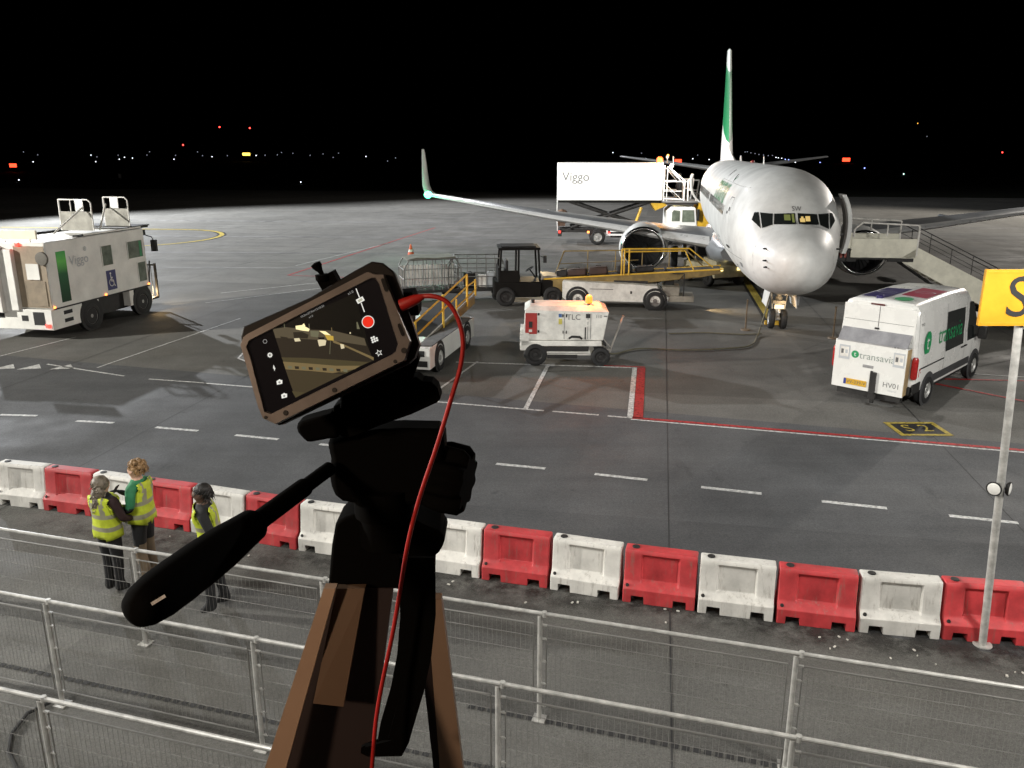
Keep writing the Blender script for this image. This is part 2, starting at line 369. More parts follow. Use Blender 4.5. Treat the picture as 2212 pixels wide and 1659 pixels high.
def mth(op, a, b=None, c=None):
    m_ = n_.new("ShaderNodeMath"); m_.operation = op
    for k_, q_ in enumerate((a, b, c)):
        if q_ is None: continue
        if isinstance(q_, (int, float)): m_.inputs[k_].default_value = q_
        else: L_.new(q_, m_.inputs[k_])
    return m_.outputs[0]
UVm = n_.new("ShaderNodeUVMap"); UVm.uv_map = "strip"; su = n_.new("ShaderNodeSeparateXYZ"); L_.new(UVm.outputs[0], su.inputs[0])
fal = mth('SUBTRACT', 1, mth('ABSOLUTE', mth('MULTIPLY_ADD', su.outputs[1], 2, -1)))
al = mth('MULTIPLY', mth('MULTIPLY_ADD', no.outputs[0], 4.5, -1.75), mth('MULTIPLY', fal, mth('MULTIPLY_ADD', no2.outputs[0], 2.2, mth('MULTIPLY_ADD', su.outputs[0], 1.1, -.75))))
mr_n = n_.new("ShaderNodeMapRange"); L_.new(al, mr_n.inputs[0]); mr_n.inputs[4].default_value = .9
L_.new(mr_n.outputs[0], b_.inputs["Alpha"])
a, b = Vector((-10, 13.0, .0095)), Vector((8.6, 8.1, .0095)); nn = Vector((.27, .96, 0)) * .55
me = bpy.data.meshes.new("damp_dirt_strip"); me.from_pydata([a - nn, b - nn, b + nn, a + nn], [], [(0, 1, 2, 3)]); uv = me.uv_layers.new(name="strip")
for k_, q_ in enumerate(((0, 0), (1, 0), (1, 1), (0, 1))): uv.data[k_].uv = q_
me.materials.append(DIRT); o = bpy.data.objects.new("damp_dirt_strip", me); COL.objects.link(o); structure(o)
ml = MB()
for k in range(60):
    t = random.random(); bx = -7 + 13.6 * t; by = 12.75 - .29 * (bx + 7) - random.uniform(.35, .75)
    if bx < 2.5 and random.random() < .7: continue
    s_ = random.uniform(.006, .022); a = random.uniform(0, 3)
    ml.box((bx, by, .02), (s_ * 2.2, s_ * 1.2, .012), a)
o = ml.build("litter", mat("pale_litter", (.6, .58, .52), .7, var=.2), smooth=0); tag(o, kind="stuff")
# departure lounge floor and ceiling the tripod stands between
g = MB(); g.bb(-7, 7, -5, 1.62, 3.85, 4.18); structure(g.build("lounge_floor", mat("dark_carpet", (.03, .028, .027), .9), smooth=0))
g = MB(); g.bb(-7, 7, -5, 1.75, 7.3, 7.6); structure(g.build("lounge_ceiling", mat("ceiling_board", (.25, .24, .22), .9), smooth=0))

# ------------------------------------------------------------------ water-filled barriers
def barrier_parts(red):
    prof = [(.0, .245), (.20, .240), (.265, .165), (.30, .150), (.62, .115), (.66, .112), (.70, .10), (.715, .085)]
    st = [(-.5, 0, 0), (-.485, 0, 0), (-.385, 0, 0), (-.38, 1, 0), (-.27, 1, 0), (-.245, 1, 1), (-.205, 1, 1), (-.20, 0, 1), (.20, 0, 1), (.205, 1, 1), (.245, 1, 1), (.27, 1, 0), (.38, 1, 0), (.385, 0, 0), (.485, 0, 0), (.5, 0, 0)]
    b = MB(); rings = []
    for x, slot, rec in st:
        inset = .012 if abs(x) == .5 else 0; fr = []
        for z, d in prof:
            zz = z
            if slot and z == 0: zz = .105
            dd = d - inset
            if rec and .3 <= z <= .62: dd = d - .042
            fr.append((zz - (inset * .6 if z > .7 else 0), dd))
        rings.append([Vector((x, -d, z)) for z, d in fr] + [Vector((x, d, z)) for z, d in reversed(fr)])
    b.loft(rings)
    for x in (-.508, .508): b.bb(min(x, x * .97), max(x, x * .97), -.05, .05, .14, .56)
    return b
BRED = mat("barrier_red", (.55, .045, .05), .6, var=.25, nscale=3.5, orand=.22)
BWHT = mat("barrier_white", (.72, .70, .65), .6, var=.15, nscale=3.4, orand=.16)
def make_barrier(red, loc, rz, label):
    t = empty("road_barrier", loc, rz, label, "barrier", "red and white barriers along the road")
    t.scale = (.955, 1, 1)
    o = barrier_parts(red).build("barrier_body", BRED if red else BWHT, t, 30, bevel=.008)
    c = MB(); c.lathe((-.36, 0, .714), (0, 0, 1), [(0, .055), (.012, .05), (.014, .02)], 14); c.build("filler_cap", DRK, t)
    c = MB(); c.lathe((-.44, -.205, .24), (0, -1, .5), [(0, .026), (.012, .02)], 10); c.build("drain_plug", DRK, t)
    return t
bpos = [(-10.0, 13.66), (-8.99, 13.41), (-8.05, 13.17), (-7.06, 12.9), (-6.09, 12.6), (-5.12, 12.31), (-4.15, 12.01), (-3.18, 11.7), (-2.21, 11.4), (-1.24, 11.1), (-.27, 10.82), (.70, 10.53), (1.67, 10.22), (2.62, 9.94), (3.58, 9.68), (4.55, 9.46), (5.52, 9.30), (6.5, 9.16), (7.48, 9.0)]
blab = ["white plastic barrier nearest the picture's upper left end of the row, partly out of view", "red plastic barrier just before the blonde woman in the vest", "white plastic barrier directly behind the two people talking",
        "red plastic barrier between the curly-haired person and the dark-haired person", "white plastic barrier behind the dark-haired person in black", "red plastic barrier crossed by the black pan handle", "white plastic barrier just beside the tripod head neck on the handle side",
        "red plastic barrier hidden behind the tripod neck", "white plastic barrier partly covered by the tripod collar knob", "first wholly visible red barrier past the tripod, dirty scuffs on its panel", "white scuffed barrier between the first two clear red ones past the tripod",
        "red barrier standing right below the blue bay and in line with the pavement joint", "white barrier with greenish tint, third white one past the tripod", "red barrier one place before the last white one beside the sign pole", "last white barrier before the sign pole, cream and stained",
        "red barrier directly behind the foot of the yellow sign pole"]
bpos = [(x + max(-.13, min(.16, -.13 - .034 * x)), y) for x, y in bpos]
bi = 0
for i in range(1, len(bpos) - 1):
    a, b = Vector((*bpos[i], 0)), Vector((*bpos[i + 1], 0)); c = (a + b) / 2; d = b - a
    make_barrier(i % 2 == 0, (c.x, c.y, .008), atan2(d.y, d.x) + random.uniform(-.028, .028), blab[bi] if bi < len(blab) else "white barrier at the far end of the row past the sign pole"); bi += 1
# ------------------------------------------------------------------ handrail fences with welded mesh
WIRE = mat("mesh_wire", (.22, .215, .20), .55, metal=.2, var=.2)
FDIR = Vector((cos(R(-16.3)), sin(R(-16.3)), 0))
SPN = 2.515
def handrail(p0, n0, n1, label, h=1.28):
    p0 = Vector((*p0, .008)); t = empty("handrail_fence", p0, R(-16.3), label, "fence", "mesh handrails in front of the terminal")
    L0, L1 = SPN * n0, SPN * n1
    r_ = MB(); r_.tube((L0, 0, h), (L1, 0, h), .022, n=10); r_.build("top_rail", GALV, t)
    for k in range(n0, n1 + 1):
        p = MB(); p.tube((SPN * k, 0, 0), (SPN * k, 0, h - .024), .026, n=10); p.bb(SPN * k - .07, SPN * k + .07, -.07, .07, 0, .012)
        p.tube((SPN * k + .045, 0, h - .03), (SPN * k + .045, 0, h + .026), .027, n=8)
        for z in (.18, .45, .72, .99, h - .13): p.bb(SPN * k, SPN * k + .075, -.012, .012, z - .008, z + .008)
        p.build("post", GALV, t, bevel=0)
    for k in range(n0, n1):
        m = MB(); xa, xb = SPN * k + .07, SPN * k + SPN - .07
        for z in (.18, h - .13): m.tube((xa, 0, z), (xb, 0, z), .009, n=6)
        for z in (.38, .6, .82, 1.0): m.tube((xa, .004, z), (xb, .004, z), .0038, n=4)
        x = xa
        while x < xb: m.tube((x, -.003, .18), (x, -.003, h - .13), .0016, n=4, caps=False); x += .052
        for x in (xa, xb): m.tube((x, 0, .18), (x, 0, h - .13), .008, n=5)
        m.build("mesh_panel", WIRE, t, smooth=0)
    return t
def rp(px, py, h=1.29): q = G(px, py, h); return (q.x, q.y)
handrail(rp(287, 1187), -2, 5, "galvanised mesh handrail farthest from the window, nearest the red and white barriers")
handrail(rp(545, 1379), -2, 4, "galvanised mesh handrail running between the two other handrails")
handrail(rp(85, 1507), -1, 3, "galvanised mesh handrail closest to the terminal window, low in the picture corner")
cb = MB(); q0 = [G(x, y, .03) for x, y in ((118, 1512), (60, 1540), (25, 1585), (18, 1625), (35, 1658), (70, 1690))]
cb.path(q0, .02, 6); tag(cb.build("ground_cable", BLK), "dark looped cable lying on the ground behind the nearest handrail", "cable")

# ------------------------------------------------------------------ people
def person(loc, rz, label, joints, radii, edges, paintf, mats, hair=None, vest=None, group=None, scale=1., eyes=True):
    """one skinned surface grown from a joint graph (metres, facing -Y locally)"""
    names = list(joints); idx = {k: i for i, k in enumerate(names)}
    me = bpy.data.meshes.new("person")
    me.from_pydata([Vector(joints[k]) * scale for k in names], [(idx[a], idx[b]) for a, b in edges], [])
    o = bpy.data.objects.new("person", me); COL.objects.link(o)
    sm = o.modifiers.new("skin", 'SKIN'); sm.use_smooth_shade = True
    for k in names:
        r_ = radii[k]; r_ = r_ if isinstance(r_, tuple) else (r_, r_)
        v = me.skin_vertices[0].data[idx[k]]; v.radius = (r_[0] * scale, r_[1] * scale); v.use_root = (k == "pelvis")
    ss = o.modifiers.new("sub", 'SUBSURF'); ss.levels = 2; ss.render_levels = 2
    dg = bpy.context.evaluated_depsgraph_get(); dg.update()
    bm_ = bpy.data.meshes.new_from_object(o.evaluated_get(dg))
    bpy.data.objects.remove(o); bpy.data.meshes.remove(me)
    bm_.name = "person"; bm_.materials.clear()
    for m in mats: bm_.materials.append(m)
    for p in bm_.polygons: p.material_index = paintf(p.center / scale); p.use_smooth = True
    po = bpy.data.objects.new("person", bm_); COL.objects.link(po); po.location = loc; po.rotation_euler = (0, 0, rz)
    tag(po, label, "person", group)
    if vest:
        test, vm = vest; bmv = bmesh.new(); bmv.from_mesh(bm_)
        bmesh.ops.delete(bmv, geom=[f for f in bmv.faces if not test(f.calc_center_median() / scale)], context='FACES')
        bmv.normal_update()
        for v in bmv.verts: v.co += v.normal * (.026 + .012 * max(0, 1.2 - v.co.z / scale)) * scale
        for z in (.98, 1.04, 1.16, 1.22):
            bmesh.ops.bisect_plane(bmv, geom=bmv.verts[:] + bmv.edges[:] + bmv.faces[:], plane_co=(0, 0, z * scale), plane_no=(0, 0, 1))
        for f in bmv.faces:
            c = f.calc_center_median() / scale; band = .98 < c.z < 1.04 or 1.16 < c.z < 1.22 or (c.z > 1.22 and .075 < abs(c.x) < .12)
            f.material_index = 1 if band else 0; f.smooth = True
        midx = [f.material_index for f in bmv.faces]
        vme = bpy.data.meshes.new("vest"); bmv.to_mesh(vme); bmv.free()
        for m in vm: vme.materials.append(m)
        vme.polygons.foreach_set("material_index", midx)
        vo = bpy.data.objects.new("vest", vme); COL.objects.link(vo); vo.parent = po
        sd = vo.modifiers.new("cloth", 'SOLIDIFY'); sd.thickness = .008; sd.offset = 1
    if hair: hair(po, scale)
    return po
def std_body(h=1.75, arms=None, legs=None, lean=0., hip=.93):
    J = dict(pelvis=(0, 0, .95), waist=(0, 0, 1.08), chest=(0, .0 - lean * .5, 1.27), collar=(0, -lean, 1.42), neck=(0, -lean, 1.50), skull=(0, -lean - .015, 1.60), crown=(0, -lean - .01, 1.69),
             nose=(0, -lean - .118, 1.60), chin=(0, -lean - .075, 1.535),
             earl=(.082, -lean, 1.6), earr=(-.082, -lean, 1.6))
    Rd = dict(pelvis=(.165, .125), waist=(.158, .118), chest=(.185, .132), collar=(.135, .095), neck=.055, skull=(.088, .10), crown=(.062, .072), nose=.012, chin=.035, earl=.014, earr=.014)
    E_ = [("pelvis", "waist"), ("waist", "chest"), ("chest", "collar"), ("collar", "neck"), ("neck", "skull"), ("skull", "crown"), ("skull", "nose"), ("neck", "chin"), ("skull", "earl"), ("skull", "earr")]
    arms = arms or {}; legs = legs or {}
    for s, n in ((1, "l"), (-1, "r")):
        sh = (s * .19, -lean, 1.40); el, wr, hd = arms.get(n, ((s * .25, .02, 1.13), (s * .26, -.03, .88), (s * .26, -.05, .80)))
        J["sh" + n] = sh; J["el" + n] = el; J["wr" + n] = wr; J["hd" + n] = hd
        Rd["sh" + n] = .075; Rd["el" + n] = .058; Rd["wr" + n] = .040; Rd["hd" + n] = (.036, .022)
        E_ += [("collar", "sh" + n), ("sh" + n, "el" + n), ("el" + n, "wr" + n), ("wr" + n, "hd" + n)]
        d = (Vector(hd) - Vector(wr)).normalized(); up = Vector((0, 0, 1)) if abs(d.z) < .8 else Vector((0, -1, 0))
        sd = d.cross(up).normalized(); pn = sd.cross(d).normalized()
        for k, (off, ln) in enumerate(((-.027, .060), (-.009, .072), (.009, .068), (.026, .052))):
            a = Vector(hd) + sd * off + d * .045; b_ = a + d * ln * .6 - pn * .012; c_ = b_ + d * ln * .4 - pn * .022
            for q, (nm, pt) in enumerate((("a", a), ("b", b_), ("c", c_))):
                J[f"f{n}{k}{nm}"] = tuple(pt); Rd[f"f{n}{k}{nm}"] = (.0095, .009, .008)[q]
            E_ += [("hd" + n, f"f{n}{k}a"), (f"f{n}{k}a", f"f{n}{k}b"), (f"f{n}{k}b", f"f{n}{k}c")]
        a = Vector(hd) - sd * .04 * s + d * .012; b_ = a - sd * .018 * s + d * .035 - pn * .012
        J["t" + n + "a"] = tuple(a); J["t" + n + "b"] = tuple(b_); Rd["t" + n + "a"] = .012; Rd["t" + n + "b"] = .0095
        E_ += [("hd" + n, "t" + n + "a"), ("t" + n + "a", "t" + n + "b")]
        hp = (s * .095, 0, .88); kn, an, toe = legs.get(n, ((s * .105, -.02, .50), (s * .11, .03, .09), (s * .13, -.12, .045)))
        J["hp" + n] = hp; J["kn" + n] = kn; J["an" + n] = an; J["toe" + n] = toe
        heel = (an[0], an[1] + .045, toe[2]); J["he" + n] = heel
        Rd["hp" + n] = (.108, .11); Rd["kn" + n] = .080; Rd["an" + n] = .056; Rd["toe" + n] = (.04, .036); Rd["he" + n] = .04
        E_ += [("pelvis", "hp" + n), ("hp" + n, "kn" + n), ("kn" + n, "an" + n), ("an" + n, "toe" + n), ("an" + n, "he" + n)]
    return J, Rd, E_
HIVIS = mat("hi_vis_yellow", (.50, .58, .03), .7, var=.18, nscale=9, bump=.3, bscale=18)
REFL = mat("reflective_tape", (.30, .29, .20), .4, var=.2)
CLB = mat("black_clothing", (.012, .012, .013), .85, var=.3, bump=.4, bscale=14)
CLBR = mat("maroon_sleeve", (.035, .014, .014), .85, var=.3)
CLG = mat("green_jacket", (.03, .20, .085), .75, var=.25, nscale=6, bump=.4, bscale=14)
KHAKI = mat("khaki_trousers", (.19, .14, .09), .85, var=.2, bump=.3, bscale=14)
HAIRB = mat("blonde_hair", (.34, .20, .085), .55, var=.45, nscale=22)
HAIRG = mat("ash_hair", (.20, .165, .12), .55, var=.45, nscale=26)
HAIRD = mat("dark_hair", (.015, .012, .01), .6, var=.3)
def torso(c): return .93 < c.z < 1.455 and abs(c.x) < .185 + max(0, (1.38 - c.z)) * .04
def vest_test(zlo=.90, xs=.20): return lambda c: zlo < c.z < 1.44 and abs(c.y) < .19 and abs(c.x) < (xs if c.z < 1.34 else .185)
def hair_blob(parent, s, pts, m, n=10):
    h = MB()
    for c, r_, sc in pts: h.sphere(Vector(c) * s, r_ * s, n, sc=sc)
    rnd = random.Random(len(pts))
    for k in range(240):
        c, r_, sc = rnd.choice(pts); d = Vector((rnd.gauss(0, 1), rnd.gauss(0, 1), rnd.gauss(.2, 1))).normalized()
        a = Vector(c) + Vector((d.x * sc[0], d.y * sc[1], d.z * sc[2])) * r_ * .93
        if a.y < -.05 and a.z < 1.66: continue
        t_ = Vector((d.y, -d.x, -.8 - .4 * rnd.random())) * (.03 + .5 * r_ * rnd.random()); h.path([a * s, (a + t_ * .5 + d * .010) * s, (a + t_ + d * .004) * s], [.006 * s, .006 * s, .0015 * s], 4)
    return h.build("hair", m, parent, 180)
# woman in a yellow vest, seen from behind
J, Rd, E_ = std_body(arms=dict(r=((-.27, -.05, 1.14), (-.20, -.25, 1.06), (-.16, -.33, 1.07)), l=((.24, -.06, 1.14), (.12, -.24, 1.10), (.06, -.31, 1.11))),
                     legs=dict(l=((.09, -.01, .50), (.085, .03, .09), (.10, -.12, .045)), r=((-.09, -.02, .5), (-.085, .0, .09), (-.1, -.15, .045))))
def pa(c):
    if c.z > 1.5 and abs(c.x) < .12 or (abs(c.y) > .27 and c.z > 1): return 2
    if abs(c.x) > .16 and c.z > 1.0: return 1
    return 0
def ha(po, s):
    pts = [((0, .02, 1.635), .118, (.98, 1, 1.0)), ((-.03, .075, 1.53), .085, (1, .8, 1.3)), ((.035, .085, 1.46), .075, (1, .8, 1.5)), ((.0, .11, 1.36), .065, (1.2, .7, 1.7)), ((.06, .10, 1.30), .05, (1, .7, 1.8))]
    hair_blob(po, s, pts, HAIRG)
person((-5.48, 10.25, .008), R(180 - 25), "person with long ash-blonde hair, yellow vest and black trousers, back turned", J, Rd, E_, pa, [CLB, CLBR, SKIN], ha, (vest_test(.86, .215), [HIVIS, REFL]), scale=.985)
# curly haired person in green jacket and vest, side on
J, Rd, E_ = std_body(arms=dict(r=((-.24, -.02, 1.15), (-.14, -.26, 1.20), (-.10, -.33, 1.24)), l=((.25, .0, 1.14), (.17, -.24, 1.10), (.12, -.32, 1.13))))
def pb(c):
    if c.z > 1.49 and abs(c.x) < .12: return 2
    if c.z > 1.17 and c.y > -.19: return 1
    if c.z > .60: return 3
    if c.z < .12: return 3
    return 0
def hb(po, s):
    rnd = random.Random(4); pts = [((0, .012, 1.645), .108, (.95, 1.05, .98))]
    for k in range(46):
        a = rnd.uniform(0, 2 * pi); e = rnd.uniform(-.5, 1.4); rr = .105
        p = (rr * cos(a) * cos(e), .02 + rr * sin(a) * cos(e), 1.645 + rr * sin(e))
        if p[1] < -.05 and p[2] < 1.68: continue
        pts.append((p, rnd.uniform(.02, .034), (1, 1, 1)))
    hair_blob(po, s, pts, HAIRB, 8)
pB = person((-5.14, 10.55, .008), R(-95), "person with curly blond hair and green jacket under a yellow vest, holding a phone", J, Rd, E_, pb, [KHAKI, CLG, SKIN, CLB], hb, (lambda c: .90 < c.z < 1.44 and abs(c.x) < .20 and abs(c.y) < .19 and (c.z < 1.22 or abs(c.x) < .17) and not (c.z > 1.22 and c.y < -.02), [HIVIS, REFL]), scale=1.045)
m = MB(); m.box((-.10 * 1.045, -.40, 1.27 * 1.045), (.075, .012, .15), M=Euler((R(-35), 0, 0)).to_matrix()); m.box((-.10 * 1.045, -.4055, 1.275 * 1.045), (.066, .006, .13), M=Euler((R(-35), 0, 0)).to_matrix(), mi=1)
o = m.build("handheld_phone", [BLK, GLS], None); o.matrix_world = Matrix.Translation((-5.14, 10.55, .008)) @ Matrix.Rotation(R(-95), 4, 'Z'); tag(o, "small dark phone held by the curly-haired person", "phone")
# dark walking person
J, Rd, E_ = std_body(lean=.05, arms=dict(l=((.25, .05, 1.14), (.25, .01, .90), (.25, -.02, .82)), r=((-.25, -.03, 1.14), (-.24, -.12, .92), (-.235, -.16, .85))),
                     legs=dict(l=((.09, -.06, .50), (.10, -.06, .09), (.11, -.21, .05)), r=((-.09, .02, .50), (-.09, .10, .10), (-.10, -.04, .05))))
def pc(c): return 1 if (c.z > 1.49 and abs(c.x) < .12 or (abs(c.x) > .215 and .7 < c.z < .87)) else 0
person((-3.92, 9.8, .008), R(-75), "person with short dark hair, black clothes and yellow vest, standing behind the pan handle", J, Rd, E_, pc, [CLB, mat("dark_skin", (.10, .055, .035), .5, var=.1)],
       lambda po, s: hair_blob(po, s, [((0, -.03, 1.66), .104, (.95, 1.05, .85)), ((0, 0, 1.62), .1, (.95, .9, 1))], HAIRD), (vest_test(.95, .19), [HIVIS, REFL]), scale=1.03)

# ------------------------------------------------------------------ stand sign
t = empty("stand_sign", (5.81, 8.95, .004), 0, "yellow stand sign with a black letter on a tall leaning pole before the barriers", "sign")
p0, p1 = Vector((0, 0, 0)), Vector((-.36, -.22, 4.15))
m = MB(); m.tube(p0, p1, .045, .042, 14); m.lathe((0, 0, 0), (0, 0, 1), [(0, .11), (.02, .11), (.021, .05)], 14); m.build("pole", GALV, t)
m = MB(); m.bb(-.84, .20, -.30, -.26, 4.08, 4.68); m.cur = 1
for q in ((-.82, .18, 4.645, 4.66), (-.82, .18, 4.10, 4.115)): m.bb(q[0], q[1], -.303, -.301, q[2], q[3], mi=0)
bo = m.build("sign_board", [mat("sign_yellow", (.60, .29, .012), .45, var=.16, nscale=2.2), BLK], t, bevel=.006)
m = MB(); m.text("S2", .62, (-.30, -.304, 4.37), (1, 0, 0), (0, 0, 1)); m.build("lettering", BLK, bo, 0)
m = MB()
for z in (4.2, 4.52): m.bb(-.42, -.30, -.262, -.20, z - .02, z + .02)
m.build("bracket", DRK, t)
for s in (-1, 1):
    q = MB(); c = Vector((-.185 + s * .085, -.14, 2.14)); ax = Vector((s * .75, -.66, 0))
    q.lathe(c, ax, [(-.03, .06), (0, .085), (.012, .085)], 18); q.tube(c - ax * .02, Vector((-.185, -.11, 2.14)), .014, n=6)
    ro = q.build("round_lamp", DRK, t, 40)
    q = MB(); q.lathe(c, ax, [(.0125, .07), (.02, .05), (.022, .01)], 18); q.build("lamp_lens", mat("frosted_lens", (.75, .74, .70), .35, var=.1), ro)
# traffic cone
t = empty("traffic_cone", (-5.87, 48.26, .004), 0, "orange and white traffic cone standing alone on the far apron", "cone")
m = MB(); m.lathe((0, 0, .04), (0, 0, 1), [(0, .2), (.18, .155), (.2, .15), (.36, .105), (.38, .1), (.62, .04), (.64, .03)], 18)
for i, f in enumerate(m.f): pass
m.build("cone_body", mat("cone_orange", (.62, .09, .02), .5), t)
m = MB(); m.lathe((0, 0, .04), (0, 0, 1), [(.2, .153), (.34, .113)], 18, (False, False)); m.build("reflective_band", WPL, t)
m = MB(); m.box((0, 0, .02), (.46, .46, .04)); m.build("base", REDP, t, bevel=.01)

# ------------------------------------------------------------------ tripod with phone, close to the window
TB = mat("tripod_black", (.003, .003, .003), .85, spec=.03, var=.1)
TLEG = mat("tripod_bronze", (.40, .28, .20), .45, metal=.2, var=.12)
TLEGD = mat("tripod_dark_channel", (.03, .022, .022), .6, spec=.2, var=.1)
def zt(x, y): return ((940 + x / 2.9625) * .6777, (1200 + y / 2.9625) * .6777)
trip = empty("tripod", (-.13, .86, 4.18), 0, "black camera tripod with bronze legs holding a phone, pan handle pointing to the lower left", "tripod")
TO = Vector((-.13, .86, 4.18))
def tp(px, py, Y): return D(px, py, Y) - TO
def slab(mb, zpts, Y, th, f=zt):
    mb.prism([tp(*f(x, y), Y - th / 2) for x, y in zpts], (0, th, 0))
m = MB(); slab(m, [(430, 185), (760, 90), (1000, 15), (1150, 12), (1200, 48), (1290, 58), (1345, 108), (1375, 215), (1340, 250), (1100, 360), (760, 480), (620, 545), (480, 590), (360, 520), (355, 350), (362, 285), (505, 205)], .85, .026)
m.build("quick_release_plate", TB, trip, 30, bevel=.004)
m = MB(); slab(m, [(362, 352), (200, 392), (65, 430), (18, 455), (2, 490), (25, 545), (75, 600), (110, 628), (150, 630), (310, 600), (420, 590)], .84, .03)
m.build("release_lever", TB, trip, 30, bevel=.006)
hd = MB(); slab(hd, [(300, 590), (305, 690), (330, 790), (318, 960), (335, 1060), (370, 1140), (440, 1195), (585, 1222), (1000, 1236), (1370, 1230), (1440, 1195), (1420, 900), (1412, 690), (1402, 530), (1340, 512), (1000, 505), (800, 515), (620, 545), (480, 560)], .87, .042)
hd.build("pan_head", TB, trip, 30, bevel=.008)
kn = MB(); c = tp(*zt(1400, 950), .87); ax = Vector((1, -.25, -.12)).normalized(); n = 72
def knr(h, r): return [p + (p - (c + ax * h)) * (.13 * cos(9 * 2 * pi * i / n)) for i, p in enumerate(kn.ring(c + ax * h, ax, r, n))]
kn.loft([knr(-.012, .034), knr(.0, .037), knr(.022, .036), knr(.030, .030)]); kn.build("tilt_knob", TB, trip, 50)
nk = MB(); nk.lathe(tp(*zt(850, 1330), .87), (0, 0, 1), [(-.03, .030), (.004, .030), (.006, .034), (.04, .034)], 24); nk.build("neck", TB, trip)
sp = MB(); slab(sp, [(380, 1400), (425, 1358), (480, 1330), (560, 1305), (650, 1288), (1010, 1288), (1200, 1400), (1290, 1440), (1380, 1468), (1385, 1495), (1405, 1520), (1412, 1560), (1395, 1610), (1360, 1670), (1300, 1720), (1290, 2010), (310, 2010), (330, 1780), (345, 1600)], .885, .055)
sp.build("leg_spider", TB, trip, 30, bevel=.012)
m = MB(); a, b = tp(712, 1012, .84), tp(545, 1135, .715); a2 = tp(650, 1058, .79)
m.tube(a, a2, .0078, n=14); m.tube(a2 + (a2 - a) * -.12, b, .0098, .0098, n=14)
ho = m.build("pan_handle", TB, trip)
g2 = tp(297, 1318, .56); dirn = (g2 - b)
prof = [(-.012, .008), (-.006, .0125), (.0, .0158), (.02, .0172)] + [(dirn.length * k, .0172 + .0032 * sin(k * 2.6)) for k in (.3, .5, .7, .85)] + [(dirn.length * .95, .0176), (dirn.length * 1.0, .0145), (dirn.length * 1.025, .0085), (dirn.length * 1.032, .002)]
m = MB(); m.lathe(b, dirn, prof, 28); gr = m.build("grip", TB, ho, 60)
m = MB(); sgn = tp(342, 1296, .55); u = (tp(357, 1287, .55) - tp(327, 1305, .55)); nrm = (Vector((0, 0, CAMH)) - TO - sgn).normalized(); vv = nrm.cross(u).normalized() * .0012; u = u * .5
for q in (-1,): m.prism([sgn - u - vv, sgn + u - vv, sgn + u + vv, sgn - u + vv], nrm * -.004)
m.build("grip_logo", mat("silver_print", (.55, .55, .55), .5, var=.3, nscale=300), gr, 0)
def zl(x, y): return ((800 + x / 2.376) * .6777, (1750 + y / 2.376) * .6777)
def legslab(quads, mats, Y0, Y1, th, name):
    """leg section between an upper and a lower edge of the same channel, the foot swung out by its own distance"""
    m = MB()
    for (a, b, c_, d), mi in quads:
        pts = [tp(*zl(*a), Y0), tp(*zl(*b), Y0), tp(*zl(*c_), Y1), tp(*zl(*d), Y1)]
        m.cur = mi; m.prism(pts, (0, th, 0))
    return m.build(name, mats, trip, 0)
ext = 1.75   # legs run on below the picture to the lounge floor
def down(a, b, k=ext): return (a[0] + (b[0] - a[0]) * k, a[1] + (b[1] - a[1]) * k)
lg = legslab([(((550, 300), (640, 300), down((640, 300), (265, 1659)), down((550, 300), (105, 1659))), 0)], [TLEG], .83, .74, .012, "leg")
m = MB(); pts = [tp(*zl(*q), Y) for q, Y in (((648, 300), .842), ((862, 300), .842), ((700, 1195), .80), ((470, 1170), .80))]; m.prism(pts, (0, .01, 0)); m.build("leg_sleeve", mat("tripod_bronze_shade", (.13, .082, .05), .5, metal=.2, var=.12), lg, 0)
m = MB(); pts = [tp(*zl(*q), Y) for q, Y in (((640, 300), .856), ((1075, 300), .856), (down((1075, 300), (900, 1659)), .79), (down((640, 300), (265, 1659)), .79))]; m.prism(pts, (0, .012, 0)); m.build("inner_channel", TLEGD, lg, 0)
lg = legslab([(((1330, 380), (1440, 380), down((1440, 380), (1605, 1659)), down((1330, 380), (1430, 1659))), 0), (((1240, 380), (1328, 380), down((1328, 380), (1428, 1659)), down((1250, 380), (1385, 1659))), 1)], [TLEG, TLEGD], .86, .98, .014, "leg")
m = MB()
for off in (0, 1):
    cl = [(1210 + 100 * off, 60), (1215 + 100 * off, 500), (1190 + 95 * off, 800), (1140 + 90 * off, 1060), (1060 + 90 * off, 1330), (1040 + 80 * off, 1440), (1015 + 90 * off, 1500), (880 + 60 * off, 1520), (835 + 30 * off, 1515)]
    wd = [.024] * 7 + [.016, .008]
    A = [tp(*zl(*q), .80 - .006 * off) for q in cl]; rr = []
    for i, p in enumerate(A):
        d = (A[min(i + 1, len(A) - 1)] - A[max(i - 1, 0)]).normalized(); s_ = d.cross(Vector((0, 1, 0))).normalized() * wd[i] * .5
        y = Vector((0, .002, 0)); rr.append([p - s_ - y, p + s_ - y, p + s_ + y, p - s_ + y])
    m.loft(rr)
m.build("carry_strap", TB, trip, 40)

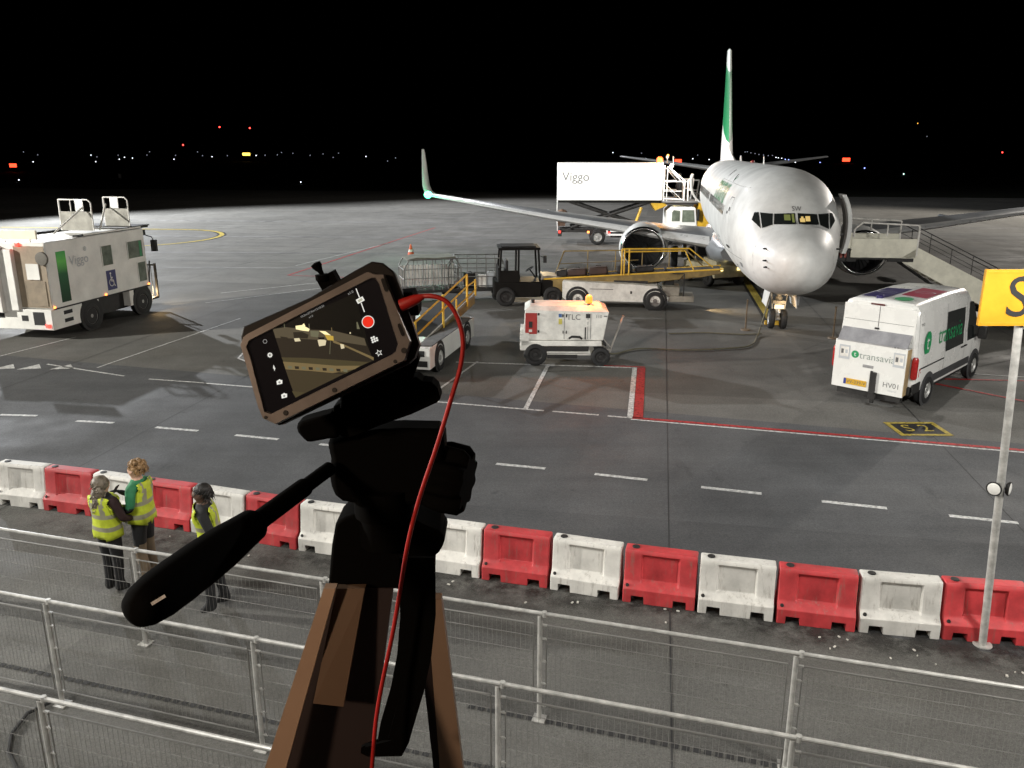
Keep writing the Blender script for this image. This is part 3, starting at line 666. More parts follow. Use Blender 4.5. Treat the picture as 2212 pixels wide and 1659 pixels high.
# phone: built in its own frame (x along the screen, y up the screen, z towards the viewer)
PC = (852, 838); RA = R(26.2); KPH = .80 / FPX * .6777 / 3.017
def ph(x, y, z=0.):
    dx, dy = x - PC[0], -(y - PC[1])
    return Vector(((dx * cos(RA) + dy * sin(RA)) * KPH, (-dx * sin(RA) + dy * cos(RA)) * KPH, z))
px0, py0 = (750 + PC[0] / 3.017) * .6777, (820 + PC[1] / 3.017) * .6777
phc = D(px0, py0, .77)
phone = empty("smartphone", phc, 0, "rugged bronze smartphone filming the apron, tilted on the tripod", "phone")
phone.matrix_world = Matrix.Translation(phc) @ Matrix.Rotation(R(90) - PITCH, 4, 'X') @ Matrix.Rotation(RA, 4, 'Z')
PBR = mat("phone_bronze", (.21, .19, .18), .38, metal=.45, var=.14, nscale=30)
PSH = mat("phone_black_shell", (.008, .007, .007), .6, spec=.25, var=.2)
outer = [(25, 690), (60, 690), (1270, 140), (1400, 160), (1445, 215), (1680, 800), (1672, 880), (1620, 990), (1560, 1020), (385, 1602), (250, 1540), (215, 1440), (48, 880)]
outer = [(48, 845), (75, 770), (110, 740), (1270, 140), (1345, 165), (1420, 165), (1680, 805), (1625, 990), (385, 1602), (262, 1545), (218, 1440)]
inner = [(112, 860), (140, 800), (1300, 205), (1345, 205), (1378, 250), (1560, 835), (1540, 905), (1500, 935), (350, 1500), (285, 1480), (150, 960)]
def scaled(pts, k, ox=0, oy=0):
    return [(PC[0] + (x - PC[0]) * k + ox, PC[1] + (y - PC[1]) * k + oy) for x, y in pts]
m = MB()
m.prism([ph(x, y, -.009) for x, y in scaled(outer, 1.0)], (0, 0, .0035))
m.loft([[ph(x, y, -.0055) for x, y in scaled(outer, 1.0)], [ph(x, y, 0) for x, y in scaled(outer, .985)]], False, False)
# front rim between outer outline and the screen opening
fo = [ph(x, y, 0) for x, y in scaled(outer, .985)]; fi = [ph(x, y, 0) for x, y in inner]; fi2 = [ph(x, y, -.003) for x, y in scaled(inner, .985)]
m.loft([fo, fi, fi2], False, False)
fr = m.build("phone_frame", PBR, phone, 30)
m = MB(); back = [(55, 660), (110, 640), (700, 380), (1130, 120), (1290, 35), (1400, 50), (1500, 130), (1600, 380), (1745, 830), (1700, 960), (1640, 1015), (400, 1612), (270, 1560), (210, 1440), (40, 880), (30, 760)]
m.prism([ph(x, y, -.028) for x, y in back], (0, 0, .0185)); m.build("back_shell", PSH, phone, 30, bevel=.0015)
m = MB()
for (x, y, r_) in ((490, 1488, 26), (952, 1272, 24), (1612, 896, 28), (1528, 1000, 18), (300, 1530, 16)): m.lathe(ph(x, y, .0002), (0, 0, 1), [(0, r_ * KPH), (.0006, r_ * KPH * .9)], 14)
m.build("screw", DRK, fr)
m = MB()
for (x, y, L_) in ((1428, 275, 62), (1585, 700, 58)):
    a = ph(x - 22, y - L_, .0004); b = ph(x + 22, y + L_, .0004); d = (b - a).normalized(); s_ = d.cross(Vector((0, 0, 1))) * 17 * KPH
    m.prism([a - s_ * .6, a + s_ * .6, a + d * .002 + s_, b - d * .002 + s_, b + s_ * .6, b - s_ * .6, b - d * .002 - s_, a + d * .002 - s_], (0, 0, .0004))
m.build("speaker_slot", PSH, fr)
GLW = dict(var=0)
def scr(name, col, k=1.): return mat(name, (.004, .004, .004), .25, emit=col, es=k)
m = MB(); m.prism([ph(x, y, -.0045) for x, y in scaled(inner, .99)], (0, 0, .0012)); sc_ = m.build("screen", mat("screen_glass_black", (.004, .004, .005), .12, emit=(.004, .003, .003), es=1), phone, 0)
# the live picture on the screen, a flat image made of flat patches
q = MB(); Z = [-.0032]
def patch(pts, mi): q.poly([ph(x, y, Z[0]) for x, y in pts], mi); Z[0] += .000008
S_ = [scr("screen_sky", (.004, .004, .003)), scr("screen_tarmac", (0.053, 0.040, 0.021)), scr("screen_far_apron", (0.093, 0.074, 0.045)), scr("screen_road", (0.026, 0.020, 0.013)), scr("screen_pale", (.72, .62, .40)), scr("screen_strip", (0.186, 0.134, 0.059)), scr("screen_sign", (.55, .36, .06)), scr("screen_lit", (1.0, .85, .45), 1.2), scr("screen_wall", (0.149, 0.141, 0.084)), scr("screen_lawn", (0.068, 0.054, 0.025))]
patch([(352, 690), (1140, 350), (1310, 985), (575, 1340)], 0)
patch([(360, 690), (480, 672), (930, 705), (1225, 770), (1318, 990), (1190, 1045), (575, 1345), (440, 950)], 3)
patch([(358, 690), (480, 672), (700, 700), (930, 705), (1232, 780), (1250, 850), (930, 800), (560, 780), (385, 775)], 2)
patch([(920, 790), (1020, 830), (1320, 960), (1318, 990), (1275, 965), (1060, 865), (935, 820)], 5)
patch([(440, 960), (700, 965), (1000, 985), (1260, 1005), (1300, 990), (1190, 1045), (1050, 1115), (800, 1060), (480, 1040), (460, 1000)], 9)
patch([(455, 1000), (720, 1020), (960, 1040), (1190, 1040), (1140, 1072), (930, 1110), (720, 1090), (480, 1075)], 5)
for k in range(9): patch([(500 + k * 66, 1040 + k * 4), (540 + k * 66, 1042 + k * 4), (542 + k * 66, 1068 + k * 4), (505 + k * 66, 1066 + k * 4)], 3 if k % 2 else 8)
patch([(480, 1080), (720, 1092), (930, 1112), (1030, 1120), (575, 1345), (540, 1250)], 1)
patch([(540, 1280), (660, 1295), (575, 1345)], 9)
for pts, mi in (([(575, 660), (640, 652), (710, 690), (700, 712), (640, 705), (578, 692)], 7), ([(640, 650), (655, 635), (668, 660), (650, 690)], 7), ([(552, 720), (640, 718), (700, 745), (690, 780), (560, 775)], 3), ([(560, 780), (610, 776), (625, 805), (570, 810)], 4),
                ([(715, 705), (800, 710), (790, 770), (720, 760)], 8), ([(800, 708), (860, 712), (912, 750), (850, 742)], 7), ([(850, 742), (935, 758), (938, 800), (880, 795)], 6), ([(785, 795), (830, 785), (868, 800), (860, 845), (800, 855)], 4), ([(785, 770), (850, 768), (850, 792), (800, 790)], 0),
                ([(1000, 832), (1035, 838), (1042, 872), (1010, 880)], 4), ([(1155, 625), (1165, 622), (1188, 690), (1160, 690)], 8), ([(905, 800), (910, 800), (904, 930), (899, 930)], 8), ([(1090, 720), (1102, 720), (1102, 735), (1090, 735)], 4), ([(464, 640), (470, 640), (474, 680), (468, 680)], 8), ([(700, 640), (706, 640), (710, 690), (704, 690)], 8), ([(915, 675), (921, 675), (925, 712), (918, 712)], 5),
                ([(430, 760), (500, 770), (495, 800), (440, 795)], 3), ([(480, 800), (560, 805), (550, 830), (485, 826)], 3)): patch(pts, mi)
q.build("live_picture", S_, sc_, 0, fix=False)
UI = scr("screen_icon_white", (.85, .83, .76)); UID = scr("screen_icon_grey", (.32, .31, .29)); UIR = scr("screen_record_red", (.80, .028, .012), 1.1)
def zq(x, y): return ph(x, y, -.0027)
AX = (0, 0, 1)
m = MB(); m.disc(zq(1266, 622), AX, 52 * KPH, 28, 1); m.annulus(zq(1266, 622), AX, 53 * KPH, 60 * KPH, 28, 0); m.build("record_button", [UI, UIR], sc_, 0)
def bar(mb, a, b, w_, mi=None):
    a, b = zq(*a), zq(*b); d = (b - a).normalized(); n_ = Vector((-d.y, d.x, 0)) * (w_ * KPH / 2); mb.poly([a - n_, b - n_, b + n_, a + n_], mi)
m = MB(); bar(m, (1152, 305), (1185, 390), 9); bar(m, (1200, 440), (1232, 528), 9); bar(m, (1160, 432), (1224, 398), 44); m.cur = 1; o_ = m; bar(m, (1172, 427), (1212, 404), 24); m.v[-4:] = [tuple(Vector(p) + Vector((0, 0, .0001))) for p in m.v[-4:]]; m.build("zoom_slider", [UI, scr("screen_knob", (.45, .44, .34))], sc_, 0)
def star(c, r0, r1, k=10, ph0=0): return [zq(*c) + Vector(((r0 if i % 2 == 0 else r1) * KPH * cos(2 * pi * i / k + ph0), (r0 if i % 2 == 0 else r1) * KPH * sin(2 * pi * i / k + ph0), 0)) for i in range(k)]
m = MB(); m.loft([star((1370, 918), 36, 16, 10, 1.57), star((1370, 918), 26, 10, 10, 1.57)], False, False); m.build("star_icon", UI, sc_, 0)
m = MB()
for i in range(3):
    for j in range(3):
        if (i, j) != (2, 0): x, y = 1300 + i * 21 - j * 0 + j * 6, 775 + j * 20 - i * 9; m.poly([zq(x - 9, y - 8), zq(x + 9, y - 8), zq(x + 9, y + 8), zq(x - 9, y + 8)])
m.build("filter_icon", UI, sc_, 0)
m = MB(); m.annulus(zq(332, 938), AX, 9 * KPH, 17 * KPH, 16)
for k in range(8): a = k * pi / 4; bar(m, (332 + 16 * cos(a), 938 + 16 * sin(a)), (332 + 25 * cos(a), 938 + 25 * sin(a)), 9)
m.build("settings_icon", UI, sc_, 0)
m = MB(); m.poly([zq(x, y) for x, y in ((366, 1030), (378, 1055), (374, 1062), (385, 1060), (374, 1092), (370, 1066), (362, 1068))]); m.build("flash_icon", UI, sc_, 0)
m = MB(); m.annulus(zq(285, 808), AX, 17 * KPH, 22 * KPH, 6); m.build("timer_icon", UID, sc_, 0)
for (x, y) in ((422, 1198), (467, 1328)):
    m = MB(); pts = [(-28, -12), (-10, -22), (2, -30), (14, -22), (28, -22), (28, 12), (-22, 24)]
    m.poly([zq(x + a, y + b) for a, b in pts], 0); m.disc(zq(x + 2, y) + Vector((0, 0, .0001)), AX, 11 * KPH, 14, 1); m.build("camera_icon", [UI, UID], sc_, 0)
exr = (ph(1852, 838) - ph(852, 838)); d_ = Vector((1, 0, 0)); u_ = Vector((0, 1, 0))
for tx_, sz_, at_ in (("10,2m/27,9m/12:10:33", 28 * KPH, (735, 523)), ("x1.0", 26 * KPH, (722, 572)), ("x1.0", 34 * KPH, (1100, 345))): m = MB(); m.text(tx_, sz_, zq(*at_), d_, u_); m.build("status_text", UID, sc_, 0)
# spring clamp that grips the phone; it belongs to the tripod
m = MB(); cpos = [D((750 + x / 3.017) * .6777, (820 + y / 3.017) * .6777, .805) - TO for x, y in ((845, 215), (838, 165), (815, 130), (770, 60))]
m.tube(cpos[0], cpos[1], .0072, n=16); m.path([cpos[1], cpos[2], cpos[2] * .4 + cpos[3] * .6, cpos[3], cpos[3] + (cpos[3] - cpos[2]) * .12], [.0022, .0028, .0052, .0052, .001], 12)
a = D((750 + 905 / 3.017) * .6777, (820 + 225 / 3.017) * .6777, .81) - TO
m.box(a, (.018, .016, .014), M=Matrix.Rotation(-RA, 3, 'Y')); m.build("phone_clamp_screw", TB, trip, 40)
m = MB(); pts = [(1560, 350), (1700, 340), (1760, 480), (1760, 560), (1620, 560)]
m.prism([D((750 + x / 3.017) * .6777, (820 + y / 3.017) * .6777, .80) - TO for x, y in pts], (0, .03, 0)); m.build("phone_clamp_jaw", TB, trip, 30)
m = MB(); pts = [(1000, 1270), (1640, 1010), (1720, 860), (1765, 1000), (1700, 1190), (1000, 1480)]
m.prism([D((750 + x / 3.017) * .6777, (820 + y / 3.017) * .6777, .825) - TO for x, y in pts], (0, .02, 0)); m.build("phone_clamp_base", TB, trip, 30, bevel=.004)
# red cable
RC = mat("red_cable", (.42, .015, .012), .45, var=.1)
cps = [((878, 655), .775), ((905, 642), .775), ((935, 640), .772), ((965, 652), .77), ((988, 685), .768), ((1000, 735), .766), ((995, 790), .765), ((978, 850), .765), ((945, 960), .766), ((905, 1080), .768), ((880, 1180), .77), ((862, 1290), .77), ((846, 1380), .768), ((825, 1480), .765), ((812, 1560), .762), ((804, 1650), .76), ((796, 1740), .757), ((788, 1850), .75)]
ctrl = [D(*p, Y) for p, Y in cps]
crv = []
for i in range(len(ctrl) - 1):
    p0, p1, p2, p3 = ctrl[max(i - 1, 0)], ctrl[i], ctrl[i + 1], ctrl[min(i + 2, len(ctrl) - 1)]
    for k in range(6):
        t = k / 6; crv.append(.5 * ((2 * p1) + (p2 - p0) * t + (2 * p0 - 5 * p1 + 4 * p2 - p3) * t * t + (3 * p1 - p0 - 3 * p2 + p3) * t ** 3))
t = empty("charging_cable", crv[0], 0, "red charging cable arching from the phone and hanging down the tripod", "cable")
m = MB(); m.path([p - crv[0] for p in crv], .0023, 8); m.build("cord", RC, t, 60)
m = MB(); a = crv[0] - crv[0]; d = (crv[8] - crv[0]).normalized(); m.path([a - d * .006, a, a + d * .010, crv[8] - crv[0]], [.0058, .0058, .0050, .0026], 12); m.build("plug", RC, t, 50)

# ------------------------------------------------------------------ airliner (local: +Y aft, +X port side, origin under the nose gear)
jet = empty("airliner", NGp, -ax10, "white and green twin jet airliner parked nose towards the terminal", "airliner")
JETW = mat("aircraft_white", (.60, .605, .585), .48, coat=.03, var=.16, nscale=.9)
JETG = mat("aircraft_grey", (.21, .22, .23), .35, metal=.25, var=.15, nscale=1.2)
POL = mat("polished_lip", (.75, .75, .76), .16, metal=1., var=.08)
ST = [(-3.96, 2.74, 2.70, .02), (-3.92, 2.95, 2.48, .24), (-3.75, 3.17, 2.19, .52), (-3.4, 3.40, 1.92, .83), (-2.9, 3.60, 1.70, 1.05), (-2.45, 3.74, 1.58, 1.21), (-2.2, 3.82, 1.53, 1.28), (-1.9, 4.05, 1.48, 1.36), (-1.6, 4.31, 1.44, 1.43), (-1.3, 4.54, 1.41, 1.49),
      (-.7, 4.86, 1.36, 1.60), (0, 5.08, 1.33, 1.69), (.8, 5.29, 1.30, 1.77), (1.8, 5.34, 1.29, 1.83), (3, 5.35, 1.29, 1.87), (8, 5.35, 1.29, 1.88), (14, 5.35, 1.29, 1.88), (20, 5.35, 1.30, 1.88), (22.5, 5.35, 1.48, 1.86), (25, 5.34, 2.0, 1.72), (28, 5.30, 2.85, 1.38), (31, 5.22, 3.70, .92), (33.3, 5.1, 4.25, .46), (34.1, 5.0, 4.5, .22)]
NSEC = 64
def sect(y, zt_, zb, hw):
    zm = zb + (zt_ - zb) * (.535 if y > -1 else .50); r_ = []
    for i in range(NSEC):
        a = 2 * pi * i / NSEC; ca, sa = cos(a), sin(a); e = .94
        x = hw * math.copysign(abs(ca) ** e, ca); z = zm + ((zt_ - zm) if sa > 0 else (zm - zb)) * math.copysign(abs(sa) ** e, sa)
        r_.append(Vector((x, y, z)))
    return r_
def smooth_st():
    out_ = []
    for k in range(len(ST) - 1):
        n_ = 1 if ST[k + 1][0] - ST[k][0] > 1.5 else 3
        for j in range(n_):
            t = j / n_; p0, p1, p2, p3 = (ST[max(k - 1, 0)], ST[k], ST[k + 1], ST[min(k + 2, len(ST) - 1)])
            if k > 11 or k == 0: out_.append(tuple(a + (b - a) * t for a, b in zip(p1, p2))); continue
            y = p1[0] + (p2[0] - p1[0]) * t; vals = [y]
            for c in (1, 2, 3):
                m1 = (p2[c] - p0[c]) / (p2[0] - p0[0]) * (p2[0] - p1[0]); m2 = (p3[c] - p1[c]) / (p3[0] - p1[0]) * (p2[0] - p1[0])
                vals.append((2 * t ** 3 - 3 * t * t + 1) * p1[c] + (t ** 3 - 2 * t * t + t) * m1 + (-2 * t ** 3 + 3 * t * t) * p2[c] + (t ** 3 - t * t) * m2)
            out_.append(tuple(vals))
    return out_ + [ST[-1]]
FS = MB(); FS.loft([sect(*s_) for s_ in smooth_st()]); fus = FS.build("fuselage", JETW, jet, 60)
fm = bmesh.new(); fm.from_mesh(fus.data); FB = BVHTree.FromBMesh(fm)
def front(x, z, off=.012):                    # point of the nose skin straight behind (x, z)
    h, n_, i, d = FB.ray_cast(Vector((x, -12, z)), Vector((0, 1, 0)))
    return h + n_ * off if h else None
def sidep(y, z, s, off=.012):                 # point of the skin at station y, height z; s = +1 port
    h, n_, i, d = FB.ray_cast(Vector((s * 6, y, z)), Vector((-s, 0, 0)))
    return h + n_ * off if h else None
def wrap(mb, quad, fn, n=6, m_=5, mi=None):   # quad of 4 (u, v) corners laid on the skin
    P_ = []
    for j in range(m_ + 1):
        for i in range(n + 1):
            u, v = i / n, j / m_
            a = [quad[0][k] * (1 - u) + quad[1][k] * u for k in (0, 1)]; b = [quad[3][k] * (1 - u) + quad[2][k] * u for k in (0, 1)]
            p = fn(a[0] * (1 - v) + b[0] * v, a[1] * (1 - v) + b[1] * v)
            if p is None: return
            P_.append(p)
    mb.add(P_, [(j * (n + 1) + i, j * (n + 1) + i + 1, (j + 1) * (n + 1) + i + 1, (j + 1) * (n + 1) + i) for j in range(m_) for i in range(n)], mi)
WGL = mat("cockpit_glass", (.012, .014, .013), .10, spec=.7, var=0)
WLIT = mat("cockpit_glass_lit", (.012, .014, .013), .12, emit=(.30, .27, .10), es=.35)
for s_ in (1, -1):
    for quad in ([(.035, 3.74), (.66, 3.70), (.63, 4.0), (.04, 4.03)], [(.70, 3.69), (.98, 3.57), (1.02, 4.01), (.67, 4.0)], [(1.02, 3.56), (1.25, 3.78), (1.17, 4.0), (1.06, 4.02)]):
        m = MB(); wrap(m, [(s_ * a, b) for a, b in quad], lambda x, z: front(x, z, .014))
        if m.v: m.build("cockpit_window", WGL, jet, 60)
m = MB(); m.sphere((.32, -1.2, 3.9), .10, 10); m.box((.32, -1.1, 3.7), (.42, .2, .3)); m.sphere((-.45, -1.1, 3.9), .1, 10); m.build("flight_deck_crew_seat", mat("cockpit_fabric", (.3, .25, .1), .8), jet)
m = MB()
for (a, b, c_, d) in ((.09, .24, 3.78, 3.88), (.26, .40, 3.80, 3.94), (.13, .2, 3.88, 3.93)): wrap(m, [(a, c_), (b, c_), (b, d), (a, d)], lambda x, z: front(x, z, .02), 2, 2, 0)
for (a, b, c_, d) in ((-.14, -.07, 3.77, 4.0), (-.36, -.18, 3.82, 3.98)): wrap(m, [(a, c_), (b, c_), (b, d), (a, d)], lambda x, z: front(x, z, .02), 2, 2, 1)
m.build("cockpit_light", [lamp("cockpit_warm_glow", (.9, .62, .2), .8), lamp("cockpit_green_glow", (.32, .36, .08), .45)], jet, 0)
m = MB(); v, f = text2d("SW", .19)
m.add([front(p[0] + .02, 4.15 + p[1], .014) for p in v], f); m.build("lettering", TXT, jet, 0)
m = MB()
for (x, z) in ((-.93, 3.05), (-.93, 2.72), (-.90, 2.53), (1.22, 3.0)):
    p = front(x, z, .0)
    if p: m.tube(p, p + Vector((math.copysign(.10, x), -.02, 0)), .03, .02, 8); m.tube(p + Vector((math.copysign(.09, x), 0, 0)), p + Vector((math.copysign(.10, x), -.16, 0)), .02, .008, 8)
m.build("air_data_probe", DRK, jet)
# starboard galley door outline, handle and cabin windows
def seam(mb, pts, s, w_=.012):
    for a, b in zip(pts, pts[1:]):
        P_ = []
        for k in range(7):
            t = k / 6; y, z = a[0] + (b[0] - a[0]) * t, a[1] + (b[1] - a[1]) * t
            p = sidep(y, z, s, .006); h = Vector((0, b[0] - a[0], b[1] - a[1])).normalized()
            n_ = Vector((s, 0, 0)).cross(h) * w_; P_.append((p - n_, p + n_))
        mb.loft([[a_, b_] for a_, b_ in P_], False, False, closed=False)
SEAM = mat("panel_gap", (.07, .07, .07), .7, var=0)
m = MB()
seam(m, [(1.05, 2.62), (1.05, 4.2), (1.15, 4.32), (1.72, 4.32), (1.82, 4.2), (1.82, 2.62), (1.05, 2.62)], -1)
seam(m, [(-2.35, 3.6), (-2.35, 1.95)], -1, .008); seam(m, [(2.6, 4.9), (2.6, 2.0)], -1, .006); seam(m, [(6.2, 5.0), (6.2, 1.9)], -1, .006)
seam(m, [(5.2, 1.75), (5.2, 2.6), (6.4, 2.6), (6.4, 1.75)], -1, .01)
seam(m, [(-2.9, 3.3), (-2.9, 1.9)], 1, .007); seam(m, [(3.4, 5.0), (3.4, 1.9)], 1, .006); seam(m, [(0.2, 4.7), (3.4, 4.72), (9, 4.72)], -1, .005); seam(m, [(-1.2, 2.5), (3, 2.42), (8, 2.4)], -1, .005); seam(m, [(-.6, 4.3), (-.6, 1.9)], -1, .005)
m.build("door_seam", SEAM, jet, 0, fix=False)
m = MB()
for (ya, yb, za) in ((4.6, 5.5, 5.0), (8.3, 8.6, 5.1)): seam(m, [(ya, za - .25), (yb, za)], -1, .018)
wrap(m, [(-1.0, 2.2), (-.6, 2.2), (-.6, 2.35), (-1.0, 2.35)], lambda y, z: sidep(y, z, -1, .01), 2, 2); wrap(m, [(.35, 2.05), (.55, 2.05), (.55, 2.15), (.35, 2.15)], lambda y, z: sidep(y, z, -1, .01), 2, 2)
m.build("skin_marking", mat("faded_marking", (.2, .2, .2), .6), jet, 0, fix=False)
m = MB(); wrap(m, [(1.10, 2.60), (1.78, 2.60), (1.78, 2.68), (1.10, 2.68)], lambda y, z: sidep(y, z, -1, .02)); wrap(m, [(1.2, 3.86), (1.34, 3.86), (1.34, 4.0), (1.2, 4.0)], lambda y, z: sidep(y, z, -1, .02), 3, 3); wrap(m, [(1.55, 3.75), (1.7, 3.75), (1.7, 3.85), (1.55, 3.85)], lambda y, z: sidep(y, z, -1, .02), 3, 3)
m.build("galley_door_fitting", DRK, jet, 0)
y = 3.0
while y < 26:
    if not 11.9 < y < 12.2:
        m = MB(); wrap(m, [(y - .12, 3.62), (y + .12, 3.62), (y + .12, 3.97), (y - .12, 3.97)], lambda a, b: sidep(a, b, -1, .012), 2, 3); m.build("cabin_window", WGL, jet, 0)
    y += .508
# airline titles on both sides
def side_text(body, size, yc, zc, s, m_):
    v, f = text2d(body, size); bmt = bmesh.new(); vv = [bmt.verts.new((p[0], p[1], 0)) for p in v]
    for q in f:
        try: bmt.faces.new([vv[i] for i in q])
        except ValueError: pass
    bmesh.ops.triangulate(bmt, faces=bmt.faces[:])
    k = -size
    while k < size:
        bmesh.ops.bisect_plane(bmt, geom=bmt.verts[:] + bmt.edges[:] + bmt.faces[:], plane_co=(0, k, 0), plane_no=(0, 1, 0)); k += .07
    ok = []
    for v_ in bmt.verts:
        p = sidep(yc + v_.co.x * s, zc + v_.co.y, s, .010); v_.co = p if p else v_.co
    me = bpy.data.meshes.new("airline_title"); bmt.to_mesh(me); bmt.free(); me.materials.append(m_)
    o = bpy.data.objects.new("airline_title", me); COL.objects.link(o); o.parent = jet
for s_ in (-1, 1): side_text("transavia", 1.55, 6.6, 4.42, s_, GRN)
# wings
def airfoil(x, yl, c, z, th):
    up = [(0, 0), (.02, .30), (.08, .62), (.2, .92), (.36, 1.0), (.55, .82), (.75, .48), (.92, .16), (1, .02)]; lo = [(.95, -.05), (.75, -.22), (.5, -.52), (.3, -.62), (.12, -.5), (.03, -.28)]
    return [Vector((x, yl + u * c, z + v * th * .6)) for u, v in up + lo]
def wz(x): return 1.86 + (x - 1.9) * .098 + max(0, x - 6) ** 2 * .0011
WST = [(.6, 8.0, 9.2, 1.78, .95), (1.9, 8.95, 7.9, wz(1.9), .86), (3.4, 9.75, 7.0, wz(3.4), .70), (5.8, 11.05, 5.35, wz(5.8), .56), (9.5, 12.95, 4.0, wz(9.5), .42), (13.5, 15.0, 2.75, wz(13.5), .30), (16.6, 16.6, 1.85, wz(16.6), .20)]
for s_ in (1, -1):
    m = MB(); m.loft([airfoil(s_ * x, y, c, z, th) for x, y, c, z, th in WST]); wo = m.build("wing", JETG, jet, 45)
    m = MB()
    for a, b in zip(WST[1:], WST[2:]):
        A, B = airfoil(s_ * a[0], a[1], a[2], a[3], a[4]), airfoil(s_ * b[0], b[1], b[2], b[3], b[4])
        ra = [A[i] + Vector((0, -.02, .004)) for i in (2, 1, 0, 14, 13)]; rb = [B[i] + Vector((0, -.02, .004)) for i in (2, 1, 0, 14, 13)]
        m.loft([ra, rb], False, False, closed=False)
    m.build("slat", mat("slat_pale", (.74, .74, .73), .3, metal=.15, var=.08), wo, 60)
    m = MB(); zt0 = wz(16.6)
    wl = [(16.6, 16.6, 1.85, zt0, .2, 0), (16.95, 16.85, 1.72, zt0 + .06, .18, .3), (17.2, 17.05, 1.6, zt0 + .22, .16, .8), (17.38, 17.3, 1.45, zt0 + .55, .13, 1.2), (17.55, 17.85, 1.15, zt0 + 1.3, .10, 1.35), (17.75, 18.6, .75, zt0 + 2.2, .07, 1.38), (17.82, 18.85, .5, zt0 + 2.55, .05, 1.38)]
    rs = []
    for x, y, c, z, th, tilt in wl:
        ring = airfoil(0, y, c, 0, th); rs.append([Vector((s_ * (x - p.z * sin(tilt)), p.y, z + p.z * cos(tilt))) for p in ring])
    m.loft(rs); wg = m.build("winglet", [JETW], wo, 50)
    m = MB(); m.sphere((s_ * 16.95, 16.82, zt0 + .10), .22, 12, sc=(1, 1.4, .9)); m.build("navigation_light", lamp("green_nav_glow" if s_ < 0 else "red_nav_glow", (.08, 1, .45) if s_ < 0 else (1, .05, .02), 9), wo)  # globe made oversized, the lamp's halo is put into its shape
    for (x, ln) in ((4.0, 2.6), (7.6, 2.4), (10.4, 2.0)):
        q = MB(); yl = 16.2 + max(0, x - 5.8) * .42; q.lathe((s_ * x, yl - ln * .6, wz(x) - .30), (0, 1, .10), [(0, .03), (.3, .14), (ln * .4, .2), (ln * .8, .12), (ln, .02)], 10); q.build("flap_track_fairing", JETG, wo, 60)
    # engine
    ec = Vector((s_ * 4.83, 10.0, 1.48)); e = MB(); n_ = 40
    def er(h, r, flat=.10, off=0):
        r = r * 1.1
        ring = e.ring(ec + Vector((0, h, off)), (0, 1, 0), r, n_)
        return [Vector((p.x, p.y, ec.z + (p.z - ec.z) * (1 - flat if p.z < ec.z else 1))) for p in ring]
    e.loft([er(.10, .96), er(.4, 1.02), er(1.0, 1.055), er(1.8, 1.04), er(2.6, .95), er(3.3, .80), er(3.32, .74), er(2.9, .72)], False, False)
    eo = e.build("engine_nacelle", JETW, jet, 50)
    e = MB(); e.loft([er(.12, .963), er(.05, .93), er(0, .89), er(.0, .86), er(.05, .82), er(.14, .795)], False, False); e.build("inlet_lip", POL, eo, 60)
    e = MB(); e.loft([er(.12, .797), er(.5, .78, .02), er(1.0, .79, 0)], False, False); e.build("inlet_duct", mat("inlet_grey", (.05, .05, .05), .5, var=.1), eo, 60, fix=False)
    e = MB(); e.disc(ec + Vector((0, .99, 0)), (0, 1, 0), .86, 30)
    for k in range(24):
        a = 2 * pi * k / 24; a2 = a + .2; p = lambda r, an, dy: ec + Vector((r * cos(an), .95 + dy, r * sin(an)))
        e.poly([p(.2, a, 0), p(.2, a + .14, .03), p(.84, a2 + .2, .03), p(.84, a2, -.04)], 1)
    e.build("fan", [BLK, mat("fan_blade", (.03, .03, .032), .35, metal=.5, var=.1)], eo, 0)
    e = MB(); e.lathe(ec + Vector((0, .55, 0)), (0, 1, 0), [(0, .01), (.1, .07), (.25, .15), (.42, .21)], 20); e.build("spinner", mat("spinner_grey", (.04, .04, .04), .4), eo, 60)
    e = MB(); e.lathe(ec + Vector((0, 2.9, 0)), (0, 1, 0), [(0, .6), (.6, .52), (1.2, .40), (1.22, .34)], 24); e.lathe(ec + Vector((0, 3.9, 0)), (0, 1, 0), [(0, .28), (.7, .05)], 16); e.build("exhaust_cone", DRK, eo, 50)
    e = MB(); e.loft([[ec + Vector((dx * k, y, z)) for dx, y, z in ((-.13, y0_, z0_), (.13, y0_, z0_), (.13, y1_, z1_), (-.13, y1_, z1_))] for k, y0_, z0_, y1_, z1_ in ((1, .7, .85, 4.6, .35), (.9, 1.6, 1.18, 5.2, .75))]); e.build("pylon", JETW, jet, 40)
# belly fairing
m = MB(); m.loft([[Vector((x * k, y, 1.75 + (z - 1.75) * kz)) for x, z in ((-2.05, 1.75), (-1.9, 1.25), (-1.2, 1.02), (1.2, 1.02), (1.9, 1.25), (2.05, 1.75), (1.7, 2.3), (-1.7, 2.3))] for y, k, kz in ((7.2, .75, .55), (9, 1, 1), (15, 1, 1), (18.5, .8, .55))]); m.build("belly_fairing", JETG, jet, 60)
